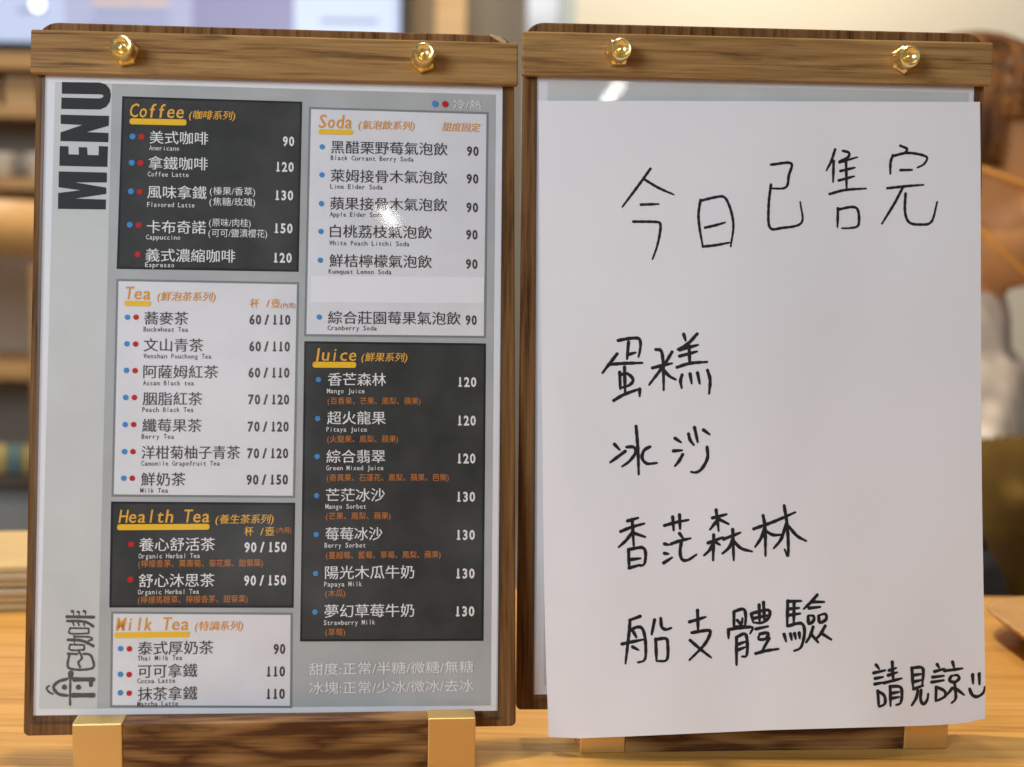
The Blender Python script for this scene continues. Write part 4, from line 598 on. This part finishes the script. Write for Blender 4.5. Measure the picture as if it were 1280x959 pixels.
for (b, style, t, u0, u1, v0, v1) in ITEMS:
    vm = (v0 + v1) / 2
    if style == 'legend': e = 4.9; lg.text(t, u0, u1, vm - .38 * e, e, m_lw, Z_TEXT, 0, 0, False, .015)
lg.obj('cold_hot_legend', ms)
ft = Print()
for (b, style, t, u0, u1, v0, v1) in ITEMS:
    vm = (v0 + v1) / 2
    if style == 'foot': e = 6.0; ft.text(t, u0, u1, vm - .38 * e, e, m_foot, Z_TEXT, 0, 0, False, .012)
ft.obj('sugar_and_ice_lettering', ms)

ms2 = thing('menu_sheet', 'menu sheet almost covered by the handwritten notice, only its grey top band showing', 'menu', BF[1], group='menu sheets in the boards')
sheet_quad([(-103.4, 299.5), (104.6, 299.5), (103.4, 7.5), (-101.6, 7.5)], ms2)
p = Print(); p.poly([(-98.5, 295.4), (102.0, 294.6), (100.5, 12), (-97, 12)], m_strip, Z_PRINT); p.obj('grey_print', ms2)

# ------------------------------------------------------------------ plastic sleeves
def sleeve(i, corners, label):
    t = thing('plastic_sleeve', label, 'sleeve', BF[i], group='clear plastic sleeves over the menu sheets')
    (ax, ay), (bx, by), (cx, cy), (dx, dy) = corners; nu, nv = 16, 22; V, F = [], []
    for j in range(nv + 1):
        for k in range(nu + 1):
            s, q = k / nu, j / nv
            u = (ax * (1 - s) + bx * s) * (1 - q) + (dx * (1 - s) + cx * s) * q; v = (ay * (1 - s) + by * s) * (1 - q) + (dy * (1 - s) + cy * s) * q
            V.append((u / 1000, -.00125 - .00025 * math.sin(math.pi * s) * math.sin(math.pi * q), v / 1000))
    for j in range(nv):
        for k in range(nu): a = j * (nu + 1) + k; F.append((a, a + 1, a + nu + 2, a + nu + 1))
    mesh('film', V, F, t, [m_film], smooth=True)
    P = Print()
    for (p0, p1), d in zip(((corners[0], corners[3]), (corners[1], corners[2]), (corners[3], corners[2])), ((1.3, 0), (-1.5, 0), (0, 1.3))):
        P.poly([p0, p1, (p1[0] + d[0], p1[1] + d[1]), (p0[0] + d[0], p0[1] + d[1])], m_weld, 1.6 if d[0] else 1.65)
    P.obj('welded_edge', t)
sleeve(0, [(-106.8, 299), (105.6, 299), (101.9, 3.6), (-106.5, 5.6)], 'clear glossy plastic sleeve over the printed coffee menu')
sleeve(1, [(-104.9, 299), (106.4, 299), (105.4, 4.6), (-102.6, 4.6)], 'clear glossy plastic sleeve behind the handwritten notice')

# ------------------------------------------------------------------ handwritten notice
nt_ = thing('handwritten_notice', 'white paper notice handwritten in black marker with a smiley, hanging over the right board', 'notice', BF[1])
G3 = [Vector((PAPER_GRID[3 * k] / 1e5, -PAPER_GRID[3 * k + 2] / 1e5, PAPER_GRID[3 * k + 1] / 1e5)) for k in range(NS * NT)]
po = mesh('paper', G3, [(j * NS + i, j * NS + i + 1, (j + 1) * NS + i + 1, (j + 1) * NS + i) for j in range(NT - 1) for i in range(NS - 1)], nt_, [m_paper], smooth=True)
def on_paper(s, t, e):
    s = min(max(s, 0), .99999) * (NS - 1); t = min(max(t, 0), .99999) * (NT - 1); i, j = int(s), int(t); a, b = s - i, t - j
    g = lambda i, j: G3[j * NS + i]
    q = (g(i, j) * (1 - a) + g(i + 1, j) * a) * (1 - b) + (g(i, j + 1) * (1 - a) + g(i + 1, j + 1) * a) * b
    n = (g(i + 1, j) - g(i, j)).cross(g(i, j + 1) - g(i, j)).normalized()
    if n.y > 0: n = -n
    return q + n * e
def hand(name, strokes, widths, parent):
    V3, F3 = [], []
    for k, (st_, wd) in enumerate(zip(strokes, widths)):
        V, F = ribbon([(s * 210, -t * 297) for s, t in st_], wd, .35)
        b = len(V3); V3 += [on_paper(v.x / 210, -v.y / 297, .00016 + .000006 * (k % 9)) for v in V]; F3 += [tuple(b + q for q in f) for f in F]
    return mesh(name, V3, F3, parent, [m_marker])
wds = [1.3 if st_[0][1] < .28 else 1.6 for st_ in HAND]
hand('sold_out_heading', HAND[:N_HEAD], wds[:N_HEAD], po); hand('sold_out_items', HAND[N_HEAD:N_BODY], wds[N_HEAD:N_BODY], po); hand('apology_lettering', HAND[N_BODY:N_SORRY], [1.55] * (N_SORRY - N_BODY), po); hand('smiley', HAND[N_SORRY:], [1.6] * (len(HAND) - N_SORRY), po)
# ------------------------------------------------------------------ things on the counter behind
def rrect(hx, hy, r, n=6):
    p = []
    for cx, cy, a0 in ((hx - r, hy - r, 0), (-hx + r, hy - r, 1), (-hx + r, -hy + r, 2), (hx - r, -hy + r, 3)):
        p += [(cx + r * math.cos(math.pi / 2 * (a0 + k / n)), cy + r * math.sin(math.pi / 2 * (a0 + k / n))) for k in range(n + 1)]
    return p
def loft(name, rings, parent, mats, smooth=True, cap=True):
    bm = bmesh.new(); R = [[bm.verts.new(v) for v in r] for r in rings]; n = len(R[0])
    for a, b in zip(R, R[1:]):
        for k in range(n): bm.faces.new((a[k], a[(k + 1) % n], b[(k + 1) % n], b[k]))
    if cap: bm.faces.new(R[0]); bm.faces.new(R[-1])
    return bm_obj(name, bm, parent, mats, smooth)
tr = thing('wooden_tray', 'light wooden serving tray on the counter at the right edge', 'tray', loc=(.402, .775, 0), rz=math.radians(4))
ring = lambda hx, hy, r, z: [(x, y, z) for x, y in rrect(hx, hy, r)]
loft('tray_body', [ring(.090, .068, .02, 0), ring(.096, .074, .026, .004), ring(.111, .089, .036, .016), ring(.1115, .0895, .036, .0175), ring(.1085, .0865, .035, .0175), ring(.094, .072, .028, .009), ring(.090, .068, .024, .0075)], tr, [wood('tray_wood', [(.40, .21, .075), (.53, .30, .115), (.62, .38, .16)], 0, 90, .06, .45, .6, 300, 9.6)])
ps = thing('paper_stack', 'stack of cream paper bags on the counter left of the menu board', 'paper stack', loc=(-.335, .895, 0), rz=.16)
m_cream = mottled('cream_paper', (.50, .36, .17), (.56, .41, .20), 30, .7)
m_cream2 = mottled('grey_cream_paper', (.40, .31, .20), (.46, .36, .24), 30, .7)
for k in range(6):
    dx = random.uniform(-.004, .004); z = k * .0048
    box('paper_layer', -.075 + dx, .075 + dx, -.05 - dx, .05, z, z + .0045, ps, [m_cream2 if k in (2, 4) else m_cream], .0012)
cl = thing('crumpled_cloth', 'small crumpled off-white cloth behind the wooden tray', 'cloth', loc=(.392, .905, 0))
V, F = [], []
for j in range(17):
    for i in range(17):
        x, y = (i - 8) / 8, (j - 8) / 8; r = math.hypot(x, y)
        z = .004 + max(0, 1 - r) * .020 * (1 + .6 * math.sin(5 * x + 3 * y) + .5 * math.sin(9 * y - 4 * x))
        V.append((x * .032 * (1 + .1 * math.sin(4 * y)), y * .011, z))
for j in range(16):
    for i in range(16): a = j * 17 + i; F.append((a, a + 1, a + 18, a + 17))
m_cloth = mottled('off_white_cloth', (.55, .52, .45), (.66, .63, .56), 120, .9)
c = mesh('fabric', V, F, cl, [m_cloth], smooth=True); s = c.modifiers.new('thickness', 'SOLIDIFY'); s.thickness = .002

# ------------------------------------------------------------------ wall, screen and shelves far behind
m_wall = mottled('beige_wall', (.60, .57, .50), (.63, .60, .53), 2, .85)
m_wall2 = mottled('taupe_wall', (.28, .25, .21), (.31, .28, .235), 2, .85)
def struct(o): o['kind'] = 'structure'; return o
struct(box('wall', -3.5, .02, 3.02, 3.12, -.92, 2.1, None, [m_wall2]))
pw = thing('partition_wall', 'beige plastered partition wall catching warm light behind the right board', 'wall')
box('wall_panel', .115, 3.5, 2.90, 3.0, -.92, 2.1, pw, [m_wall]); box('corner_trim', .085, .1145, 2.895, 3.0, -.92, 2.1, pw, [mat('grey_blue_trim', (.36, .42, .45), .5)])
struct(box('floor', -4, 4, .95, 3.5, -.96, -.92, None, [mottled('grey_floor', (.22, .20, .18), (.28, .26, .23), 4, .6)]))
pp = thing('wooden_post', 'pale wooden post standing right of the screen', 'post')
box('shaft', -.150, -.095, 2.60, 2.66, -.92, 2.1, pp, [m_lightwood], .004); box('side_board', -.205, -.152, 2.63, 2.66, -.92, 2.1, pp, [mottled('brown_board', (.25, .19, .12), (.29, .22, .145), 6, .6)])
tv = thing('television_screen', 'lit wall screen with a pale blue menu behind the left board', 'screen')
box('bezel', -1.42, -.192, 2.50, 2.545, .505, 1.24, tv, [mat('black_bezel', (.015, .017, .025), .35)], .004)
def glow(n, c, s): return mat(n, (.02, .02, .02), .3, emit=c, estr=s)
dsp = box('display', -1.405, -.203, 2.495, 2.4995, .528, 1.225, tv, [glow('screen_blue', (.60, .68, .92), .95)])
def patch(x0, x1, z0, z1, m, k): return mesh('picture_block', [(x0, 2.4935 - k * .0006, z0), (x1, 2.4935 - k * .0006, z0), (x1, 2.4935 - k * .0006, z1), (x0, 2.4935 - k * .0006, z1)], [(0, 1, 2, 3)], dsp, [m])
patch(-.780, -.56, .528, .9, glow('screen_lilac', (.56, .58, .82), .85), 0); patch(-.56, -.385, .528, .9, glow('screen_violet', (.40, .38, .62), .8), 0)
patch(-.385, -.215, .545, .9, glow('screen_pale', (.70, .80, 1.0), 1.0), 0)
for x0, x1, z0, z1, m in ((-.73, -.66, .592, .602, 1), (-.655, -.60, .592, .602, 1), (-.73, -.60, .573, .583, 0), (-.74, -.60, .553, .563, 0), (-.34, -.24, .567, .575, 0), (-.86, -.81, .575, .585, 0)):
    patch(x0, x1, z0, z1, glow('screen_orange', (.85, .6, .42), .9) if m else glow('screen_grey', (.42, .46, .70), .8), 1)
bm = bmesh.new(); bmesh.ops.create_circle(bm, cap_ends=True, radius=.012, segments=20); bmesh.ops.rotate(bm, verts=bm.verts, matrix=Matrix.Rotation(math.pi / 2, 3, 'X')); bmesh.ops.translate(bm, verts=bm.verts, vec=(-.825, 2.491, .590))
bm_obj('glare_spot', bm, dsp, [glow('painted_glare', (1, .98, .95), 2.5)])  # glare on the screen, put in as a glowing white disc

sh = thing('wooden_shelf_unit', 'open wooden shelf unit with boxes and cups at the left edge', 'shelf')
X0, X1, Y0, Y1 = -1.75, -.55, 2.16, 2.42
for z, th in ((.450, .025), (.378, .018), (.271, .018), (-.02, .02)): box('shelf_board', X0, X1, Y0, Y1, z, z + th, sh, [m_midwood], .002)
box('rear_board', X0, X1, Y1 - .012, Y1, -.0005, .4495, sh, [mottled('grey_beige_board', (.58, .51, .42), (.64, .57, .47), 5, .7)])
for x in (X0 - .02, X1): box('side_board', x, x + .02, Y0, Y1, -.4, .47, sh, [m_midwood], .002)
m_card = mottled('tan_card', (.60, .42, .25), (.66, .48, .30), 9, .7); m_card2 = mottled('cream_card', (.74, .62, .45), (.78, .67, .5), 9, .7)
for k, (x, wd, h) in enumerate(((-.86, .036, .050), (-.815, .048, .042), (-.755, .05, .047), (-.695, .05, .045), (-.925, .06, .038))):
    t = thing('card_box', ['tall tan card box, first visible on the upper shelf', 'short cream card box beside the tall tan one on the upper shelf', 'tan card box on the upper shelf hidden behind the left board', 'cream card box on the upper shelf hidden behind the left board', 'wide low cream card box at the far left of the upper shelf'][k], 'box', loc=(x, 2.19, .3965), group='card boxes on the upper shelf')
    box('carton', -wd / 2, wd / 2, 0, .07, 0, h, t, [m_card if k % 2 == 0 else m_card2], .002); box('paper_band', -wd / 2 - .0006, wd / 2 + .0006, -.0008, .03, h * .3, h * .62, t, [m_cream])
m_cer = mottled('white_ceramic', (.62, .60, .56), (.68, .66, .62), 5, .25)
for k, x in enumerate((-.895, -.845, -.79, -.735)):
    t = thing('cup', ['white ceramic cup at the left end of the lower shelf', 'white ceramic cup second from the left on the lower shelf', 'white ceramic cup third from the left on the lower shelf', 'white ceramic cup hidden behind the left board edge'][k], 'cup', loc=(x, 2.205, .2895), group='white cups on the shelf')
    lathe('bowl', [(.012, 0), (.017, .004), (.0215, .03), (.022, .038), (.0205, .038), (.0195, .03), (.014, .006), (0, .005)], t, [m_cer], 24)
    bm = bmesh.new(); n = 10
    rings = []
    for a in range(n + 1):
        th = -math.pi / 2 + math.pi * a / n; cx, cz = .021 + .010 * math.cos(th), .021 + .011 * math.sin(th)
        rings.append([bm.verts.new((cx + .0025 * math.cos(b) * math.cos(th), .0025 * math.sin(b), cz + .0025 * math.cos(b) * math.sin(th))) for b in [2 * math.pi * q / 8 for q in range(8)]])
    for a, b in zip(rings, rings[1:]):
        for q in range(8): bm.faces.new((a[q], a[(q + 1) % 8], b[(q + 1) % 8], b[q]))
    bm_obj('handle', bm, t, [m_cer], True)
ch = thing('wooden_chair', 'curved orange wooden chair back below the shelf at the left', 'chair', loc=(-.80, 1.95, -.92))
rings = []
for k in range(15):
    a = math.radians(-70 + 140 * k / 14); x, y = .22 * math.sin(a), -.16 * math.cos(a); z = 1.145 + .09 * abs(math.sin(a * .5)) * (1 if a < 0 else -.2)
    rings.append([(x * (1 + d), y * (1 + d), z + e) for d, e in ((.0, -.036), (.07, -.036), (.07, .036), (.0, .036))])
loft('backrest', rings, ch, [wood('orange_wood', [(.42, .22, .07), (.55, .31, .11), (.62, .38, .15)], 0, 25, .1, .4)])
box('seat', -.21, .21, -.2, .2, .62, .655, ch, [m_midwood], .01)
for sx in (-1, 1):
    for sy in (-1, 1): box('leg', sx * .18 - .016, sx * .18 + .016, sy * .16 - .016, sy * .16 + .016, 0, .6195, ch, [m_midwood], .003)
    box('back_post', sx * .185 - .012, sx * .185 + .012, -.12, -.098, .6555, 1.09, ch, [m_midwood], .003)
cb = thing('back_cabinet', 'grey beige cabinet below the shelves at the left edge', 'cabinet')
box('carcass', -1.7, -.56, 2.46, 2.86, -.92, .12, cb, [mottled('grey_beige_paint', (.40, .36, .31), (.45, .41, .36), 3, .6)], .004)
box('worktop', -1.72, -.54, 2.44, 2.88, .1205, .14, cb, [mat('dark_worktop', (.05, .045, .04), .4)], .003)
lw = thing('low_side_unit', 'slate blue low unit behind the counter at the left edge', 'cabinet')
box('carcass', -1.3, -.5, 1.86, 1.92, -.92, -.13, lw, [mottled('slate_paint', (.24, .28, .32), (.28, .32, .36), 4, .5)], .003)
box('dark_rail', -1.3, -.5, 1.85, 1.93, -.1295, -.115, lw, [mat('dark_rail_paint', (.06, .05, .045), .5)], .002)
for k, (x, z, c, nm) in enumerate(((-.692, .0, (.48, .38, .14), 'yellow'), (-.674, .012, (.12, .22, .25), 'teal'), (-.655, .02, (.40, .33, .14), 'mustard'), (-.711, .0, (.10, .26, .40), 'blue'))):
    t = thing('snack_packet', '%s snack packet standing on the low unit at the left edge' % nm, 'packet', loc=(x, 1.895, -.1145), rz=.3 - .2 * k, group='colourful packets')
    rg = [[(cx * ww, cy * dd, zz) for cx, cy in ((-1, -1), (0, -1.3), (1, -1), (1, 1), (0, 1.3), (-1, 1))] for zz, ww, dd in ((0, .0075, .004), (.004, .008, .006), (.018, .008, .007), (.030, .0078, .005), (.035, .008, .0012), (.040, .008, .0010))]
    loft('pouch', rg, t, [mottled(nm + '_foil', c, tuple(min(1, q * 1.3) for q in c), 60, .4)])
for k, x in enumerate((-.735, -.70)):
    t = thing('wooden_broom', ['brown broom handle leaning on the slate unit, left of the pair', 'brown broom handle leaning on the slate unit, right of the pair'][k], 'broom', loc=(x - .05, 1.80, -.92), group='leaning broom handles')
    o = lathe('handle', [(.011, 0.06), (.011, .78), (.007, .79)], t, [m_midwood], 12); o.rotation_euler = (0, .06 - .03 * k, 0)
    box('brush', -.1, .1, -.02, .02, 0, .06, t, [mottled('bristle', (.12, .08, .05), (.2, .14, .09), 200, .9)], .006)

# ------------------------------------------------------------------ person seated behind the counter
def ell(bm, c, r, rot=(0, 0, 0)):
    bmesh.ops.create_icosphere(bm, subdivisions=3, radius=1, matrix=Matrix.Translation(c) @ Euler(rot).to_matrix().to_4x4() @ Matrix.Diagonal((*r, 1)))
def cap(bm, a, b, ra, rb, n=None):
    a, b = Vector(a), Vector(b); n = n or max(3, int((b - a).length / (min(ra, rb) * .45)))
    for k in range(n + 1):
        t = k / n; bmesh.ops.create_icosphere(bm, subdivisions=2, radius=ra * (1 - t) + rb * t, matrix=Matrix.Translation(a.lerp(b, t)))
def blob(name, build, voxel, parent, mats, smooth=6):
    bm = bmesh.new(); build(bm); me = bpy.data.meshes.new(name); bm.to_mesh(me); bm.free()
    o = link(name, me)
    r = o.modifiers.new('remesh', 'REMESH'); r.mode = 'VOXEL'; r.voxel_size = voxel
    s = o.modifiers.new('smooth', 'SMOOTH'); s.iterations = smooth; s.factor = .5
    bpy.context.view_layer.update(); dg = bpy.context.evaluated_depsgraph_get()
    m2 = bpy.data.meshes.new_from_object(o.evaluated_get(dg)); bpy.data.objects.remove(o)
    m2.name = name; m2.materials.clear(); m2.polygons.foreach_set('use_smooth', [True] * len(m2.polygons))
    return link(name, m2, parent, mats)
# local frame: origin on the seat line, x = facing direction, z up; head centre at (0.03,0,.30+)
PR = thing('person', 'person in white shirt, olive apron and face mask sitting behind the counter', 'person', loc=(.474, 1.46, -.46), rz=math.radians(-30))
HZ = .755   # head centre above origin
m_skin = mottled('skin', (.74, .36, .14), (.80, .41, .17), 20, .5)
def body(bm):
    ell(bm, (.0, 0, HZ + .025), (.092, .074, .098)); ell(bm, (.035, 0, HZ - .045), (.060, .056, .070)); ell(bm, (.062, 0, HZ - .088), (.026, .030, .022))
    ell(bm, (.093, 0, HZ - .022), (.015, .014, .012)); cap(bm, (.086, 0, HZ + .012), (.098, 0, HZ - .020), .008, .011)
    for s in (-1, 1):
        ell(bm, (.074, s * .028, HZ + .028), (.018, .022, .008)); ell(bm, (-.005, s * .073, HZ - .008), (.016, .007, .028), (0, .15, 0))
    ell(bm, (.083, 0, HZ - .062), (.012, .024, .006))
    cap(bm, (-.012, 0, HZ - .05), (-.03, 0, HZ - .19), .052, .056)
    ell(bm, (-.03, 0, HZ - .36), (.095, .155, .20)); ell(bm, (-.02, 0, HZ - .62), (.10, .145, .18))
    for s in (-1, 1):
        cap(bm, (-.03, s * .165, HZ - .235), (-.01, s * .205, HZ - .50), .048, .038); cap(bm, (-.01, s * .205, HZ - .50), (.22, s * .13, HZ - .60), .036, .026)
        ell(bm, (.262, s * .118, HZ - .607), (.042, .034, .014), (0, 0, -s * .3))
        for f in range(4):
            y0 = s * (.090 + .017 * f); L = (.055, .062, .058, .046)[f]
            cap(bm, (.292, y0, HZ - .607), (.292 + L * .7, y0 - s * .008, HZ - .612), .0085, .0078); cap(bm, (.292 + L * .7, y0 - s * .008, HZ - .612), (.292 + L, y0 - s * .010, HZ - .63), .0078, .0065)
        cap(bm, (.255, s * .088, HZ - .607), (.292, s * .064, HZ - .622), .010, .0075)
bo = blob('body', body, .0045, PR, [m_skin], 5)
for s in (-1, 1):
    bm = bmesh.new(); ell(bm, (.0835, s * .029, HZ + .012), (.008, .014, .006)); e = bm_obj('eye', bm, bo, [mat('eye_dark', (.03, .02, .015), .2)], True)
m_hair = wood('brown_hair', [(.010, .004, .002), (.060, .022, .006), (.30, .13, .035)], 2, 45, .12, .5, 1.5, 300, 3.3, .12)
def hair(bm):
    ell(bm, (-.014, 0, HZ + .045), (.104, .088, .100)); ell(bm, (-.07, 0, HZ + .0), (.058, .080, .085)); ell(bm, (.055, 0, HZ + .088), (.058, .070, .032), (0, .5, 0))
    for s in (-1, 1):
        ell(bm, (.012, s * .074, HZ + .045), (.058, .018, .045), (0, .3, 0))
        for k in range(5): cap(bm, (.05 - .03 * k, s * .060, HZ + .10 - .01 * k), (.045 - .034 * k, s * .086, HZ + .03), .012, .007)
    ell(bm, (-.115, 0, HZ - .02), (.035, .045, .05))
hr = blob('hair', hair, .005, PR, [m_hair], 4)
# the hair leaves the face free: cut the part in front of the face plane
bm = bmesh.new(); bm.from_mesh(hr.data)
dl = [v for v in bm.verts if v.co.x > .040 and v.co.z < HZ + .052 or (v.co.x > .015 and v.co.z < HZ + .004)]
bmesh.ops.delete(bm, geom=dl, context='VERTS'); bm.to_mesh(hr.data); bm.free()
m_mask = mottled('white_mask', (.72, .70, .68), (.78, .76, .74), 90, .8)
V, F = [], []
for j in range(9):
    for i in range(13):
        a = math.radians(-62 + 124 * i / 12); q = j / 8
        r = .072 + .022 * math.sin(math.pi * q) * math.cos(a) ** 2; V.append((.030 + r * math.cos(a) * .98, .070 * math.sin(a), HZ - .010 - .098 * q + .010 * math.cos(a)))
for j in range(8):
    for i in range(12): k = j * 13 + i; F.append((k, k + 1, k + 14, k + 13))
mk = mesh('face_mask', V, F, PR, [m_mask], smooth=True); s = mk.modifiers.new('thickness', 'SOLIDIFY'); s.thickness = .0015
m_strap = mat('orange_strap', (.80, .36, .06), .5)
for s in (-1, 1):
    for z0, z1 in ((-.014, .012), (-.098, -.030)):
        bm = bmesh.new(); n = 8; rings = []
        for k in range(n + 1):
            t = k / n; c = Vector((.062, s * .0605, HZ + z0)).lerp(Vector((-.004, s * .082, HZ + z1)), t); c.y += s * .010 * math.sin(math.pi * t)
            rings.append([bm.verts.new(c + Vector((0, .0018 * math.cos(b), .0028 * math.sin(b)))) for b in [2 * math.pi * q / 8 for q in range(8)]])
        for a, b in zip(rings, rings[1:]):
            for q in range(8): bm.faces.new((a[q], a[(q + 1) % 8], b[(q + 1) % 8], b[q]))
        bm_obj('mask_strap', bm, mk, [m_strap], True)
m_shirt = mottled('white_shirt', (.66, .60, .55), (.72, .66, .61), 25, .85)
def shirt(bm):
    ell(bm, (-.03, 0, HZ - .36), (.108, .172, .215)); ell(bm, (-.025, 0, HZ - .62), (.112, .160, .19)); ell(bm, (-.03, 0, HZ - .225), (.085, .13, .06))
    cap(bm, (-.026, 0, HZ - .15), (-.03, 0, HZ - .20), .066, .074)
    for s in (-1, 1):
        cap(bm, (-.03, s * .165, HZ - .235), (-.012, s * .203, HZ - .42), .064, .058)
        for k in range(4): cap(bm, (.04, s * (.02 + .03 * k), HZ - .20 - .02 * k), (.062 + .01 * k, s * (.05 + .02 * k), HZ - .40), .016, .022)
blob('shirt', shirt, .006, PR, [m_shirt], 5)
m_apron = mottled('olive_apron', (.11, .062, .010), (.27, .17, .034), 9, .45, 3)
def apron(bm):
    ell(bm, (-.012, 0, HZ - .36), (.150, .275, .21)); ell(bm, (-.01, 0, HZ - .66), (.145, .262, .22))
    for k in range(9):
        y = -.14 + .035 * k; cap(bm, (.085, y * 1.3, HZ - .30), (.118 + .008 * math.sin(k * 2.1), y * 1.2 + .02 * math.sin(k), HZ - .68), .016, .024)
    for k in range(3): cap(bm, (-.03, -.245, HZ - .28 - .09 * k), (.11, -.10, HZ - .34 - .09 * k), .020, .028)
ap = blob('apron', apron, .006, PR, [m_apron], 5)
bm = bmesh.new(); bm.from_mesh(ap.data)
bmesh.ops.delete(bm, geom=[v for v in bm.verts if v.co.z > HZ - .240], context='VERTS'); bm.to_mesh(ap.data); bm.free()
m_trous = mottled('dark_trousers', (.018, .018, .022), (.03, .03, .035), 40, .8)
def trousers(bm):
    ell(bm, (-.03, 0, HZ - .80), (.15, .18, .10))
    for s in (-1, 1): cap(bm, (0, s * .095, HZ - .82), (.36, s * .12, HZ - .82), .085, .068); cap(bm, (.36, s * .12, HZ - .82), (.34, s * .12, HZ - 1.18), .064, .05); ell(bm, (.39, s * .12, HZ - 1.215), (.12, .045, .035))
blob('trousers', trousers, .01, PR, [m_trous], 4)
sb = thing('stool', 'dark round stool under the person behind the counter', 'stool', loc=(.47, 1.47, -.92))
lathe('seat', [(.02, .34), (.17, .345), (.175, .365), (.17, .375), (0, .378)], sb, [mat('stool_black', (.03, .03, .03), .5)], 28)
for k in range(4):
    a = math.pi / 4 + math.pi / 2 * k; box('leg', .12 * math.cos(a) - .012, .12 * math.cos(a) + .012, .12 * math.sin(a) - .012, .12 * math.sin(a) + .012, 0, .3395, sb, [m_midwood], .002)
bg_ = thing('dark_bag', 'black soft bag standing behind the counter next to the person', 'bag', loc=(.336, 1.12, -.955))
rg = []
for z, hx, hy, r in ((0, .11, .06, .03), (.02, .115, .065, .04), (.5, .105, .06, .04), (.86, .085, .04, .03), (.925, .06, .018, .015), (.94, .05, .012, .01)): rg.append([(x + .004 * math.sin(9 * y + 7 * z), y, z) for x, y in rrect(hx, hy, r)])
loft('bag_body', rg, bg_, [m_trous])
bm = bmesh.new(); rings = []
for k in range(13):
    a = math.pi * k / 12; rings.append([bm.verts.new((.045 * math.cos(a) + .006 * math.cos(b) * math.cos(a), .006 * math.sin(b), .937 + .03 * math.sin(a) + .006 * math.cos(b) * math.sin(a))) for b in [2 * math.pi * q / 8 for q in range(8)]])
for a, b in zip(rings, rings[1:]):
    for q in range(8): bm.faces.new((a[q], a[(q + 1) % 8], b[(q + 1) % 8], b[q]))
bm_obj('bag_handle', bm, bg_, [m_trous], True)
